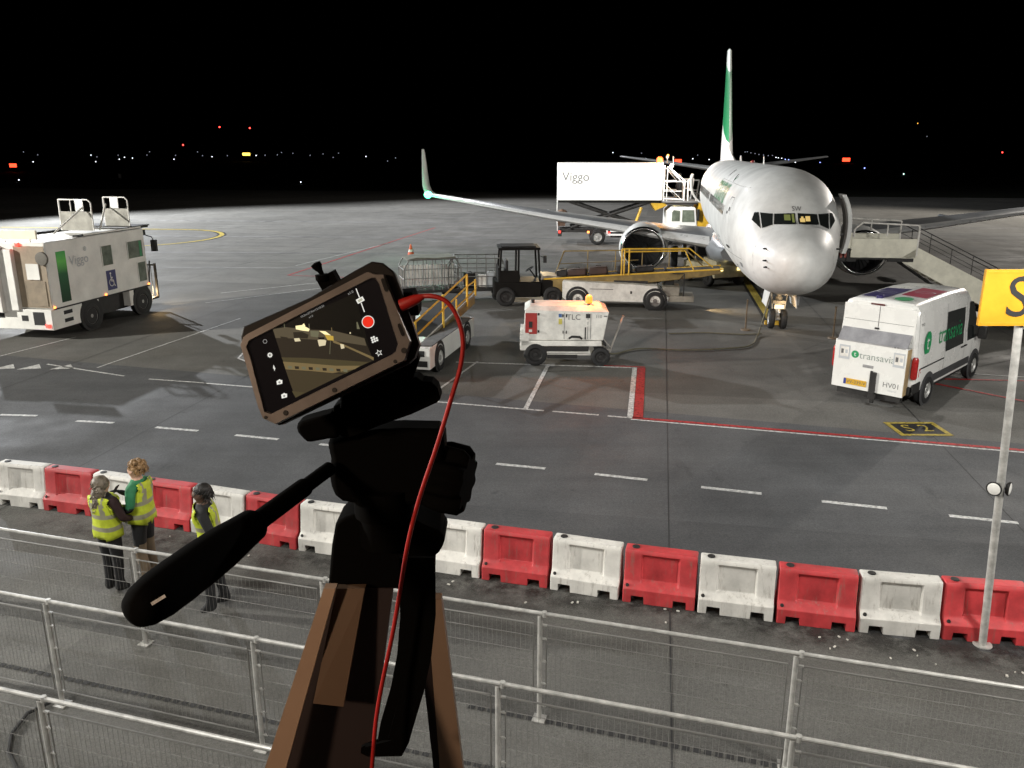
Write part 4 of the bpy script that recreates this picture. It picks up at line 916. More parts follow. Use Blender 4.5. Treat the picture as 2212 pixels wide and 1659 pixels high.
# tail
def vfoil(z, yl, c, th): return [Vector((v * th, yl + u * c, z)) for u, v in ((0, 0), (.06, .55), (.2, .9), (.38, 1), (.6, .75), (.85, .3), (1, .04), (.85, -.3), (.6, -.75), (.38, -1), (.2, -.9), (.06, -.55))]
FINM = bpy.data.materials.new("fin_livery"); FINM.use_nodes = True; n_ = FINM.node_tree.nodes; L_ = FINM.node_tree.links
tc = n_.new("ShaderNodeTexCoord"); sx = n_.new("ShaderNodeSeparateXYZ"); L_.new(tc.outputs["Object"], sx.inputs[0])
ad = n_.new("ShaderNodeMath"); ad.operation = 'MULTIPLY_ADD'; ad.inputs[1].default_value = -.42; L_.new(sx.outputs[1], ad.inputs[0]); L_.new(sx.outputs[2], ad.inputs[2])
cr = n_.new("ShaderNodeValToRGB"); mp = n_.new("ShaderNodeMapRange"); mp.inputs[1].default_value = -8.5; mp.inputs[2].default_value = .5; L_.new(ad.outputs[0], mp.inputs[0]); L_.new(mp.outputs[0], cr.inputs[0])
cr.color_ramp.interpolation = 'CONSTANT'; el = cr.color_ramp.elements
el[0].color = (.66, .67, .65, 1); el[0].position = 0; el[1].position = .36; el[1].color = (.012, .20, .07, 1)
x_ = el.new(.64); x_.color = (.012, .20, .07, 1); x_ = el.new(.70); x_.color = (.55, .60, .55, 1)
b_ = n_["Principled BSDF"]; L_.new(cr.outputs[0], b_.inputs["Base Color"]); b_.inputs["Roughness"].default_value = .35
m = MB(); m.loft([vfoil(5.0, 26.0, 7.4, .38), vfoil(5.6, 27.0, 6.4, .36), vfoil(8, 28.9, 4.9, .27), vfoil(10.5, 30.85, 3.3, .19), vfoil(12.45, 32.3, 2.15, .13), vfoil(12.55, 32.6, 1.8, .06)]); fo_ = m.build("fin", FINM, jet, 50)
m = MB(); m.loft([[Vector((-.12, 22.5, 5.3)), Vector((.12, 22.5, 5.3)), Vector((0, 22.6, 5.36))], [Vector((-.22, 27.4, 5.2)), Vector((.22, 27.4, 5.2)), Vector((0, 27.2, 6.0))]]); m.build("dorsal_fin", JETW, fo_, 40)
for s_ in (1, -1):
    m = MB(); m.loft([airfoil(s_ * x, y, c, z, th) for x, y, c, z, th in ((.3, 29.6, 4.1, 4.62, .36), (3.6, 31.4, 2.7, 5.05, .24), (7.1, 33.3, 1.35, 5.48, .12), (7.2, 33.6, .9, 5.49, .06))]); m.build("tailplane", JETG, jet, 45)
m = MB()
for (y, h) in ((7.5, .32), (18, .30)): m.prism([(-.012, y, 5.33), (-.012, y + .35, 5.33), (-.012, y + .42, 5.33 + h), (-.012, y + .22, 5.33 + h)], (.024, 0, 0))
m.tube((.3, 22, 5.3), (.3, 22, 5.62), .04); m.build("blade_antenna", JETW, jet, 0)
m = MB(); m.sphere((0, 12.2, 5.38), .09, 10); m.build("anti_collision_beacon", mat("beacon_red_dim", (.25, .02, .02), .3), jet)
# nose gear
m = MB(); m.tube((0, .1, .34), (0, .15, 1.5), .085, n=12); m.tube((0, .1, .55), (0, .12, 1.1), .12, n=12); m.tube((-.3, .1, .34), (.3, .1, .34), .05); m.path([(0, -.05, .75), (0, -.28, .62), (0, -.08, .45)], .035, 6)
m.box((0, -.05, .95), (.42, .18, .10)); m.tube((-.2, .0, .7), (-.28, .1, 1.35), .025); m.tube((.2, .0, .7), (.28, .1, 1.35), .025); m.tube((0, .8, 1.45), (0, .15, .9), .05)
gs = m.build("nose_gear_strut", mat("gear_white", (.55, .54, .50), .45, var=.2), jet, 40)
for x in (-.2, .2): wheel(jet, (x, .1, .345), .345, .2, 1 if x > 0 else -1, (1, 0, 0), name="nose_wheel")
m = MB(); m.box((0, -.16, .80), (.30, .06, .13)); m.build("taxi_light", lamp("taxi_lamp_glow", (1, .74, .42), 2.2), gs)
for s_ in (-1, 1):
    m = MB(); m.prism([(s_ * .38, -.9, 1.36), (s_ * .38, .75, 1.34), (s_ * .46, .7, .82), (s_ * .46, -.75, .86)], (s_ * .025, 0, 0)); m.build("nose_gear_door", JETW, jet, 0)
m = MB(); m.tube((.52, -.62, .95), (.52, -.62, 1.25), .035); m.build("gear_door_actuator", GREY, jet)
for s_ in (-1, 1):
    m = MB(); m.tube((s_ * 2.86, 15.6, .5), (s_ * 2.7, 15.4, 2.0), .12, n=12); m.tube((s_ * 2.4, 15.6, .56), (s_ * 3.32, 15.6, .56), .07); m.tube((s_ * 2.86, 15.7, .7), (s_ * 1.6, 15.6, 1.7), .06); m.build("main_gear_strut", GREY, jet)
    for dx in (-.43, .43): wheel(jet, (s_ * 2.86 + dx, 15.6, .56), .56, .36, 1 if dx > 0 else -1, (1, 0, 0), name="main_wheel")
# forward boarding door, swung open ahead of its doorway
m = MB(); wrap(m, [(.62, 2.68), (1.48, 2.68), (1.48, 4.42), (.62, 4.42)], lambda y, z: sidep(y, z, 1, .012), 4, 10); m.build("doorway", mat("dark_doorway", (.03, .026, .022), .8), jet, 0, fix=False)
def open_door(name, s, yc, zb, zt_, base, wd, back=False):
    m = MB(); rings = []
    for k in range(13):
        z = zb + (zt_ - zb) * k / 12; p = sidep(yc, z, s, 0); dx = abs(p.x) - abs(sidep(yc, (zb + zt_) / 2 - .3, s, 0).x)
        rings.append([Vector((s * (base + dx), yy, z)) for yy in (0, 0)])
        rings[-1] = [Vector((s * (base + dx), wd[0], z)), Vector((s * (base + dx), wd[1], z)), Vector((s * (base + dx - .14), wd[1], z)), Vector((s * (base + dx - .14), wd[0], z))]
    m.loft(rings); o = m.build(name, JETW, jet, 40, bevel=.02)
    q = MB(); rr = [[r_[2] + Vector((-s * .004, -.04, 0)), r_[3] + Vector((-s * .004, .04, 0)), r_[3] + Vector((-s * .05, .06, 0)), r_[2] + Vector((-s * .05, -.06, 0))] for r_ in rings[1:-1]]
    q.loft(rr); q.build("door_lining", mat("door_lining_dark", (.12, .11, .10), .7), o, 40)
    q = MB(); q.tube((s * (base - .15), (wd[0] + wd[1]) / 2, zb + .6), (s * (base - .55), (wd[0] + wd[1]) / 2 + .5, zb + .5), .05); q.build("door_hinge", GREY, o)
    return o
bd = open_door("boarding_door", 1, 1.05, 2.62, 4.52, 2.06, (-.15, .5))
m = MB(); m.lathe((2.10, .3, 2.75), (0, .2, .98), [(0, .10), (.5, .12), (.55, .06)], 12); m.build("slide_pack", CREAM, bd)
open_door("service_door", -1, 26.9, 2.75, 4.5, 2.25, (25.0, 25.8))
fm.free()
nl = NGp + AY * 16.4 - Vector((cos(ax10), -sin(ax10), 0)) * 17.0 + Vector((0, -.45, wz(16.9) + .35))
bulb("navigation_glow", nl, 150, (.1, 1, .45), .08)
nl = NGp + Vector((.05, -.5, .95)); bulb("taxi_light_glow", nl, 7, (1, .66, .34), .05)

# ------------------------------------------------------------------ white crew van (local: +X forward, +Y its own left side)
VW = mat("van_white", (.74, .74, .71), .28, coat=.5, var=.07, nscale=1.2)
vo = Vector((8.62, 19.08, .008)); VRZ = R(45)
van = empty("van", vo, VRZ, "white high-roofed crew van with green lettering, tail lift and roof stickers", "van")
VL, VWD, VH = 5.25, .93, 2.5
def vsec(x):      # half section outline (y, z) from sill to roof centre at station x
    return None
def vring(x, top, w_, bot=.42, wt=.80):
    pts = [(w_, bot), (w_ + .012, .75), (w_ + .012, 1.15), (w_ - .02, 1.45), (w_ * .97, 1.75), (w_ * wt + .06, top - .17), (w_ * wt, top - .06), (w_ * wt - .12, top), (.0, top + .03)]
    ring = [Vector((x, -y, min(z, top + .03))) for y, z in pts] + [Vector((x, y, min(z, top + .03))) for y, z in reversed(pts[:-1])]
    return ring
m = MB()
rings = [vring(.02, VH - .06, VWD - .05, wt=.84), vring(.10, VH, VWD, wt=.86), vring(.5, VH + .01, VWD, wt=.86), vring(2.4, VH + .02, VWD, wt=.86), vring(3.55, VH - .03, VWD, wt=.85), vring(3.8, VH - .18, VWD, wt=.84)]
m.loft(rings)
# cab: windscreen slope and bonnet
def cring(x, top, w_, mid): 
    pts = [(w_, .42), (w_ + .01, .75), (w_, 1.05), (w_ - .02, min(1.18, top - .03)), (w_ * .96, min(1.3, top - .02)), (mid, top - .06), (mid - .08, top), (0, top + .02)]
    return [Vector((x, -y, z)) for y, z in pts] + [Vector((x, y, z)) for y, z in reversed(pts[:-1])]
m.loft([cring(3.80, VH - .18, VWD, .76), cring(4.15, 1.95, VWD, .74), cring(4.55, 1.36, VWD, .76), cring(4.75, 1.22, VWD - .01, .76), cring(4.95, 1.08, VWD - .05, .70), cring(5.06, .80, VWD - .14, .6)])
vb = m.build("body", VW, van, 40, bevel=.012)
s = -1; sy = -(VWD + .014)
def vq(name, pts, th, m_, par=van, bev=0, y=None):   # plate on the right-hand side
    q = MB(); yy = sy if y is None else y; q.prism([(x, yy, z) for x, z in pts], (0, -th, 0)); return q.build(name, m_, par, 0, bevel=bev)
def ysk(z): return -(VWD + .012) if z <= 1.15 else -(VWD + .012 - (z - 1.15) / .3 * .032) if z < 1.45 else -(VWD - .02 - (z - 1.45) / .3 * .008) if z < 1.75 else -(VWD * .97 - (z - 1.75) / (VH - 1.92) * (VWD * .97 - VWD * .86 - .06))
def vside(name, pts, m_, par=van, off=.006, th=.004):
    q = MB(); q.loft([[Vector((x, ysk(z) - off, z)) for x, z in pts], [Vector((x, ysk(z) - off - th, z)) for x, z in pts]]); return q.build(name, m_, par, 0)
win = vside("side_window", [(1.95, 1.12), (3.25, 1.12), (3.25, 1.45), (3.25, 1.75), (3.22, 2.06), (1.95, 2.10), (1.95, 1.75), (1.95, 1.45)], GLS)
vside("door_window", [(3.55, 1.14), (4.52, 1.14), (4.42, 1.32), (4.1, 1.75), (3.85, 2.12), (3.58, 2.16), (3.55, 1.75), (3.55, 1.45)], GLS)
q = MB()
for zz in (1.0,): q.bb(.35, 1.9, ysk(1.0) - .012, ysk(1.0), .955, .985)
q.build("slide_rail", DRK, van)
q = MB(); q.bb(.9, 3.85, sy - .02, sy + .01, .50, .68); tr = q.build("side_moulding", mat("grey_moulding", (.05, .05, .052), .6, var=.2), van, bevel=.01)
q = MB(); q.bb(-.06, .42, sy - .02, sy + .01, .42, .66); q.bb(-.08, .06, -.9, .9, .40, .58); q.build("rear_bumper", DRK, van, bevel=.015)
q = MB(); q.bb(4.85, 5.13, -.85, .85, .38, .66); q.build("front_bumper", mat("grey_moulding", (.05, .05, .052)), van, bevel=.03)
q = MB(); q.bb(.3, 5.0, -.8, .8, .26, .43); q.build("underbody", DRK, van)
for x in (.95, 4.33):
    q = MB(); q.lathe((x, sy - .001, .36), (0, -1, 0), [(0, .44), (.012, .43), (.012, .33)], 28, (False, False)); q.build("wheel_arch", mat("grey_moulding", (.05, .05, .052)), van, 40)
    wheel(van, (x, -.865, .345), .345, .235, 1, (0, -1, 0)); wheel(van, (x, .84, .345), .345, .235, 1, (0, 1, 0))
for xx in (3.18, 3.42): q = MB(); q.bb(xx - .09, xx + .09, sy - .035, sy, 1.025, 1.055); q.build("door_handle", DRK, van, bevel=.006)
seamv = mat("panel_gap", (.07, .07, .07))
q = MB()
for x, z0, z1 in ((.12, .7, 2.3), (1.93, .7, 2.44), (3.40, .7, 2.3), (4.0, .7, 1.1)): q.loft([[Vector((x - .005, ysk(z) - .003, z)), Vector((x + .005, ysk(z) - .003, z))] for z in (z0, 1.15, 1.45, min(1.75, z1), min(z1, 2.3)) if z <= z1], False, False, closed=False)
q.build("door_gap", seamv, van, 0, fix=False)
# green lettering along the side, half on the panel and half on the glass
def vtext(body, size, xc, zc, m_, par, sxx=1.0, off=.012):
    q = MB(); v, f = text2d(body, size, 1.02); q.add([(xc + p[0] * sxx, ysk(zc + p[1]) - off, zc + p[1]) for p in v], f); return q.build("lettering", m_, par, 0)
GRNL = mat("letter_green", (.015, .26, .09), .45, var=.08)
vtext("transavia", .62, 2.26, 1.58, GRNL, vb, .74, .014)
q = MB(); yy = ysk(1.5) - .008; q.disc((.68, ysk(1.52) - .02, 1.52), (0, -1, 0), .30, 30, sx=.72); q.text("t", .52, (.69, ysk(1.52) - .024, 1.54), (1, 0, 0), (0, 0, 1), mi=1); q.build("logo_roundel", [GRNL, VW], vb, 0)
vtext("HV01", .09, .32, 2.02, TXT, vb); q = MB(); q.bb(.26, .30, sy - .003, sy, .78, .98); q.bb(.30, .36, sy - .003, sy, .93, .98); q.bb(.37, .40, sy - .003, sy, .86, .90); q.build("red_mark", REDP, vb, 0)
q = MB(); q.box((4.22, -1.10, 1.28), (.14, .20, .34)); q.box((4.22, -.99, 1.18), (.05, .16, .06)); q.build("wing_mirror", DRK, van, bevel=.03)
q = MB()
q.lathe((-.005, -.93, .78), (0, 0, 1), [(0, .055), (.04, .075), (.46, .075), (.52, .05)], 14)
q.build("tail_light", mat("tail_lens_red", (.38, .02, .02), .18, var=.25, nscale=14), van)
q = MB(); q.lathe((-.005, .93, .78), (0, 0, 1), [(0, .055), (.04, .075), (.46, .075), (.52, .05)], 14); q.build("tail_light", mat("tail_lens_red", (.38, .02, .02)), van)
# tail: doors, tail lift plate, number plate, mast
q = MB(); q.bb(-.005, .02, -.84, .84, 1.5, 2.38); rd = q.build("rear_door", VW, van, bevel=.008)
q = MB(); q.bb(-.009, -.004, -.006, .006, 1.5, 2.38); q.bb(-.009, -.004, -.80, .80, 2.0, 2.008); q.bb(-.009, -.004, -.8, .8, 1.62, 1.628); q.build("door_gap", seamv, rd, 0)
q = MB(); q.bb(-.03, -.005, -.03, .07, 1.83, 1.87); q.build("door_latch", DRK, rd)
q = MB(); q.bb(-.02, .0, -.1, .22, 2.40, 2.435); q.build("high_brake_light", mat("brake_lens", (.09, .01, .01), .3), van)
q = MB(); q.bb(-.26, -.20, -.82, .86, .36, 1.52); q.bb(-.20, -.0, -.82, -.80, .40, 1.5); q.bb(-.20, .0, .84, .86, .4, 1.5); lf = q.build("tail_lift", VW, van, bevel=.008)
q = MB(); q.bb(-.25, -.02, -.835, -.822, .40, 1.49); q.build("lift_side_plate", mat("tan_plate", (.36, .26, .13), .6, var=.25), lf, 0)
q = MB(); q.loft([[Vector((-.26, y, 1.525)), Vector((-.02, y, 1.80)), Vector((-.005, y, 1.80)), Vector((-.22, y, 1.525))] for y in (-.80, .82)]); q.build("lift_flap", mat("lift_grey_sheet", (.38, .38, .40), .4, metal=.4, var=.2), lf, 0)
q = MB(); q.bb(-.264, -.2, -.78, .82, 1.50, 1.525); q.bb(-.25, .0, -.8, .84, 1.35, 1.36); q.build("lift_edge", mat("bright_steel", (.6, .6, .6), .3, metal=.7, var=.15), lf, 0)
bk = lambda y, z: Vector((-.263, y, z))
def rtext(body, size, y, z, m_, name="lettering"): q = MB(); q.text(body, size, bk(y, z), (0, -1, 0), (0, 0, 1)); return q.build(name, m_, lf, 0)
rtext("transavia", .235, -.16, 1.20, mat("letter_greygreen", (.22, .26, .23), .5, var=0)); rtext("HV01", .17, -.55, .60, TXT); rtext("schiphol", .06, -.58, .48, TXTL)
q = MB(); q.disc(bk(.36, 1.21), (-1, 0, 0), .09, 24); q.text("t", .16, bk(.36, 1.215) - Vector((.003, 0, 0)), (0, -1, 0), (0, 0, 1), mi=1); q.build("logo_roundel", [GRNL, VW], lf, 0)
for y in (.62, -.66):
    q = MB(); q.bb(-.266, -.262, y - .13, y + .13, 1.06, 1.40); q.cur = 1; q.bb(-.268, -.266, y - .1, y + .1, 1.12, 1.36, 2); q.bb(-.270, -.268, y + .02, y + .08, 1.19, 1.3, 1); q.bb(-.270, -.268, y - .08, y - .02, 1.2, 1.29, 0); q.build("instruction_sticker", [TXTL, TXT, WPL], lf, 0)
q = MB(); q.bb(-.268, -.262, -.1, .15, .93, 1.0); q.build("lift_badge", GREY, lf)
q = MB(); q.bb(-.285, -.262, .02, .56, .46, .60); q.cur = 1; q.bb(-.287, -.285, .5, .56, .46, .6); npl = q.build("number_plate", [mat("plate_yellow", (.62, .36, .02), .45, var=.1), mat("plate_blue", (.02, .04, .25))], lf, 0)
q = MB(); q.text("VV-339-V", .115, (-.288, .26, .53), (0, -1, 0), (0, 0, 1)); q.build("lettering", TXT, npl, 0)
q = MB(); q.bb(-.33, -.265, -.20, -.12, .12, .86); q.bb(-.31, -.27, -.11, -.06, .30, .88); q.bb(-.36, -.26, -.24, -.08, .22, .34); q.build("lift_arm", DRK, lf)
q = MB(); q.bb(-.16, .0, -.75, .75, .20, .34); q.tube((-.1, -.75, .28), (-.1, .75, .28), .04); q.build("lift_beam", DRK, lf)
for nm, pts, m_, tx in (("roof_sticker", [(.35, .62), (.35, .02), (1.95, .02), (1.95, .62)], mat("sticker_navy", (.018, .012, .09), .4, var=.15), "Fly"), ("roof_sticker", [(1.0, -.08), (1.0, -.66), (2.4, -.66), (2.4, -.08)], mat("sticker_crimson", (.28, .004, .035), .4, var=.15), "Go")):
    q = MB(); q.loft([[Vector((x, y, VH + .048 - abs(y) * .038 + z)) for x, y in pts] for z in (0, .004)]); so = q.build(nm, m_, van, 0)
    cx, cyy = (pts[0][0] + pts[2][0]) / 2, (pts[0][1] + pts[1][1]) / 2
    q = MB(); q.loft([q.ring((cx, cyy, VH + .06 - abs(cyy) * .038), (0, 0, 1), r_, 24, sx=1.7) for r_ in (.13, .15)], False, False); q.build("sticker_emblem", TXTL, so, 0)
q = MB(); q.loft([q.ring((.42, -.36, VH + .046 + k), (0, 0, 1), .25, 24, sx=.8) for k in (0, .004)]); q.build("roof_roundel", GRNL, van, 0)
q = MB(); q.bb(.18, .34, .06, .2, VH + .0, VH + .10); q.build("roof_antenna_box", mat("sticker_navy", (.018, .012, .09)), van, bevel=.01)

# ------------------------------------------------------------------ ground power cart
gp = empty("ground_power_cart", (1.52, 23.35, .004), R(-1.5), "boxy white ground power cart with red end panel and lit amber beacon", "power cart")
GW = WHITE2
m = MB(); side = [(-1.19, .74), (1.06, .74), (1.20, 1.56), (-1.14, 1.60)]
m.loft([[Vector((x, -.62, z)) for x, z in side], [Vector((x, .62, z)) for x, z in side]]); gb = m.build("housing", GW, gp, 30, bevel=.02)
m = MB(); m.loft([[Vector((-1.16, y, 1.59)), Vector((1.2, y, 1.555)), Vector((1.0, y * .75, 1.68)), Vector((-1.0, y * .75, 1.70))] for y in (-.63, .63)]); m.build("roof_hood", GW, gp, 30, bevel=.01)
m = MB(); m.bb(-1.24, 1.02, -.66, .66, .58, .73); m.cur = 0; m.bb(-1.28, -1.02, -.66, .66, .45, .95)
m.build("skirt", GW, gp, bevel=.015)
m = MB(); m.bb(-.72, .66, -.672, -.66, .44, .575); m.build("skirt_grille", DRK, gp, 0)
m = MB(); m.bb(-.70, .70, -.60, .60, .36, .45); m.bb(-.85, .85, -.5, .5, .28, .36); m.build("chassis", GW, gp, bevel=.01)
m = MB(); m.bb(-.5, .35, -.55, .55, .2, .3); m.build("axle_frame", DRK, gp)
m = MB(); m.bb(-1.13, -.80, -.636, -.62, .92, 1.52); rp_ = m.build("end_panel", mat("panel_red", (.36, .03, .025), .5, var=.2), gp, bevel=.01)
m = MB(); m.bb(-1.03, -.93, -.642, -.636, 1.1, 1.28); m.cur = 1; m.bb(-1.03, -.94, -.642, -.636, .98, 1.05); m.build("panel_label", [DRK, WPL], rp_, 0)
m = MB()
for z in (1.0, 1.49): m.tube((-.76, -.64, z - .03), (-.76, -.64, z + .03), .025)
m.build("hinge", DRK, gp)
m = MB()
for x in (-.04, .62, .70): m.bb(x - .006, x + .006, -.626, -.62, .78, 1.52)
m.build("door_gap", seamv, gb, 0)
m = MB(); m.text("TLC", .22, (.22, -.626, 1.40), (1, 0, 0), (0, 0, 1)); m.text("110", .12, (.92, -.626, 1.42), (1, 0, 0), (0, 0, 1)); m.bb(1.06, 1.16, -.626, -.62, 1.42, 1.45); m.build("lettering", TXT, gb, 0)
m = MB(); m.bb(-.2, -.11, -.626, -.62, 1.40, 1.5); m.cur = 1; m.bb(-.10, -.06, -.626, -.62, 1.40, 1.49); m.bb(.0, .04, -.626, -.62, 1.40, 1.49); m.bb(.56, .68, -.626, -.62, 1.38, 1.5); m.cur = 2; m.bb(-.2, -.1, -.626, -.62, 1.2, 1.36); m.cur = 3; m.bb(.57, .63, -.627, -.62, 1.28, 1.33); m.bb(.57, .63, -.627, -.62, 1.14, 1.19)
m.build("warning_sticker", [mat("sticker_blue", (.05, .12, .3)), DRK, mat("sticker_yellow", (.55, .48, .1)), WPL], gb, 0)
m = MB()
for x in (-.07, .02): m.bb(x - .012, x + .012, -.64, -.62, .94, 1.02)
m.bb(.54, .57, -.65, -.62, .78, 1.12); m.build("latch", DRK, gb)
m = MB(); m.path([(.1, -.64, .80), (.18, -.66, .86), (.4, -.66, .85), (.46, -.64, .79)], .03, 8); m.build("cable_plug", BLK, gp)
for x in (-.84, 1.0): 
    for y in (-.58, .58): wheel(gp, (x, y, .33 if x < 0 else .27), .33 if x < 0 else .27, .2, -1 if y < 0 else 1, rim=DRK)
m = MB(); m.tube((1.3, -.1, .3), (1.66, -.12, 1.36), .028); m.tube((1.02, -.3, .42), (1.34, -.05, .34), .03); m.tube((1.02, .3, .42), (1.34, -.05, .34), .03); m.tube((1.1, -.2, .7), (1.35, -.15, .4), .015); m.build("tow_bar", mat("tow_bar_grey", (.35, .33, .30), .5, var=.25), gp)
m = MB(); m.tube((-.92, 0, 1.70), (-.92, 0, 1.80), .05, n=10); m.build("exhaust_stub", DRK, gp)
m = MB(); m.tube((.66, -.2, 1.66), (.66, -.2, 1.74), .05, n=12); bc_ = m.build("beacon_base", DRK, gp)
m = MB(); m.lathe((.66, -.2, 1.74), (0, 0, 1), [(0, .10), (.15, .10), (.21, .07), (.23, .01)], 14); m.build("beacon_lens", lamp("amber_beacon_glow", (1, .17, .012), 3.4), bc_, 60)
bulb("beacon_light", (1.52 + .66, 23.35 - .24, 2.05), 170, (1, .22, .03), .08)

# ------------------------------------------------------------------ belt loaders (local +X towards the aircraft end)
def belt_loader(loc, rz, label, kind):
    t = empty("belt_loader", loc, rz, label, "belt loader")
    Lc = 4.2 if kind == 0 else 4.4; w2 = .95
    m = MB(); zc0, zc1 = .30, .98
    if kind == 0: pr = [(-2.05, zc1 + .06), (-2.05, zc0 + .12), (-1.9, zc0), (1.9, zc0), (2.0, .42), (2.0, .52), (1.72, .62), (1.55, zc1 - .05), (.6, zc1)]
    else: pr = [(-2.2, .82), (-2.2, .22), (2.2, .22), (2.2, .82)]
    m.loft([[Vector((x, -w2, z)) for x, z in pr], [Vector((x, w2, z)) for x, z in pr]]); ch = m.build("chassis", WHITE2 if kind == 0 else WHITE, t, 30, bevel=.02)
    for x in ((-1.45, 1.5) if kind == 0 else (-1.35, 1.35)):
        m = MB(); m.lathe((x, -w2 - .004, .40), (0, -1, 0), [(0, .46), (.006, .45), (.006, .36)], 24, (False, False)); m.build("wheel_arch", BLK, t, 40)
        for s_ in (-1, 1): wheel(t, (x, s_ * (w2 - .07), .37), .37, .22, s_, rim=RIM if kind else mat("dirty_rim", (.16, .15, .14), .5, metal=.3, var=.3))
    if kind == 0:
        m = MB(); m.bb(.55, .62, -w2 - .008, -w2, .62, .72); m.bb(-1.0, -.1, -w2 - .008, -w2, .76, .78); m.build("chassis_marking", DRK, ch, 0)
        m = MB(); m.bb(2.0, 2.95, -.9, .3, .34, .56); m.bb(1.75, 2.4, -.85, .2, .56, .9); m.build("driver_step", mat("dull_grey_paint", (.25, .23, .19), .6, var=.25), t, bevel=.02)
        m = MB(); m.bb(1.85, 2.2, -.35, .25, .9, 1.15); m.bb(1.8, 1.9, -.35, .25, 1.1, 1.5); m.build("driver_seat", BLK, t, bevel=.03)
        m = MB(); m.tube((2.55, -.85, .55), (2.55, -.85, 1.42), .02); m.tube((2.55, -.85, 1.42), (2.1, -.85, 1.42), .02); m.lathe((2.45, -.45, 1.2), (-.6, 0, .5), [(0, .16), (.02, .16)], 16); m.build("steering_column", DRK, t)
        # conveyor beam, nearly level, rising to the hold
        P0, P1 = (-2.75, 1.02), (3.9, 1.55); dz = .52
        m = MB(); m.loft([[Vector((P0[0], y, P0[1] - .22)), Vector((P0[0] + .3, y, P0[1] - .50)), Vector((-.4, y, .78)), Vector((1.4, y, 1.02)), Vector((P1[0] - .7, y, P1[1] - .30)), Vector((P1[0], y, P1[1] - .15)), Vector((P1[0], y, P1[1])), Vector((P0[0], y, P0[1]))] for y in (-.52, .52)]); cv = m.build("conveyor", YELD, t, 30, bevel=.015)
        m = MB(); m.loft([[Vector((P0[0] - .08, y, P0[1] + .0)), Vector((P1[0] + .08, y, P1[1])), Vector((P1[0] + .08, y, P1[1] + .05)), Vector((P0[0] - .08, y, P0[1] + .05))] for y in (-.55, -.47)]); m.loft([[Vector((P0[0] - .08, y, P0[1])), Vector((P1[0] + .08, y, P1[1])), Vector((P1[0] + .08, y, P1[1] + .05)), Vector((P0[0] - .08, y, P0[1] + .05))] for y in (.47, .55)]); m.build("edge_rail", YEL, cv, 30)
        m = MB(); m.loft([[Vector((P0[0], y, P0[1] + .005)), Vector((P1[0], y, P1[1] + .005)), Vector((P1[0], y, P1[1] + .025)), Vector((P0[0], y, P0[1] + .025))] for y in (-.47, .47)]); m.build("belt", BLK, cv, 0)
        m = MB(); m.bb(-.1, 1.2, -.535, -.52, .95, 1.06); m.tube((-.3, -.3, .95), (1.6, -.3, 1.1), .06); m.tube((1.0, .2, .6), (2.2, .2, 1.25), .05); m.build("lift_ram", DRK, t)
        zz = lambda x: P0[1] + (x - P0[0]) / (P1[0] - P0[0]) * (P1[1] - P0[1])
        m = MB(); y = .58
        m.tube((-2.15, y, zz(-2.15) + .95), (2.6, y, zz(2.6) + .72), .025); m.tube((-2.5, y, zz(-2.5) + .05), (-2.15, y, zz(-2.15) + .95), .03); m.tube((2.6, y, zz(2.6) + .72), (3.3, y, zz(3.3) + .04), .025)
        for x in (-1.2, -.1, .95, 2.0): m.tube((x, y, zz(x)), (x, y, zz(x) + .95 - (x + 2.15) * .045), .02)
        m.tube((-2.35, y, zz(-2.35) + .45), (.8, y, zz(.8) + .42), .016)
        m.build("far_handrail", YELD, t, 40)
        m = MB(); y = -.56
        for x in (.18, .28, .46): m.tube((x, y, zz(x)), (x, y, zz(x) + 1.02), .028)
        m.tube((.18, y, zz(.18) + 1.02), (2.7, y, zz(2.7) + .88), .026); m.tube((.28, y, zz(.28) + .9), (2.55, y, zz(2.5) + .80), .022); m.tube((2.7, y, zz(2.7) + .88), (3.6, y, zz(3.6) + .12), .022); m.tube((2.55, y, zz(2.5) + .8), (2.9, y, zz(2.9) + .05), .02)
        m.build("near_handrail", YEL, t, 40)
        m = MB(); y = .1; m.path([(-1.35, y, zz(-1.35)), (-1.35, y, zz(-1.35) + .52), (-.2, y, zz(-.2) + .50), (-.2, y, zz(-.2))], .014, 6); m.build("bag_stop_frame", GREY, t)
    else:
        m = MB(); m.bb(-2.0, 2.0, -.94, -.52, .82, .845); m.build("walkway_deck", mat("grip_deck", (.12, .12, .12), .8, var=.3, bump=.5), t, 0)
        m = MB()
        for y, z in ((-.62, .55), (-.50, .38)): pass
        m.bb(-2.215, -2.2, -.80, -.58, .58, .74); m.bb(-2.215, -2.2, -.88, -.50, .30, .46); m.build("rear_light_recess", BLK, ch, 0)
        m = MB(); P0, P1 = (-2.9, .62), (4.0, 1.22)
        m.loft([[Vector((P0[0], y, P0[1] - .22)), Vector((P1[0], y, P1[1] - .30)), Vector((P1[0], y, P1[1])), Vector((P0[0], y, P0[1]))] for y in (-.48, .52)]); cv = m.build("conveyor", YELD, t, 30, bevel=.01)
        m = MB(); m.loft([[Vector((P0[0], y, P0[1] + .004)), Vector((P1[0], y, P1[1] + .004)), Vector((P1[0], y, P1[1] + .024)), Vector((P0[0], y, P0[1] + .024))] for y in (-.44, .48)]); m.build("belt", BLK, cv, 0)
        m = MB(); m.loft([[Vector((P0[0], y, P0[1] - .02)), Vector((P1[0], y, P1[1] - .02)), Vector((P1[0], y, P1[1] + .06)), Vector((P0[0], y, P0[1] + .06))] for y in (-.50, -.455)]); m.build("edge_rail", mat("dull_grey_paint", (.25, .23, .19)), cv, 0)
        zz = lambda x: P0[1] + (x - P0[0]) / (P1[0] - P0[0]) * (P1[1] - P0[1])
        m = MB(); y = -.53; xs = (-2.1, .35, 2.9, 3.9)
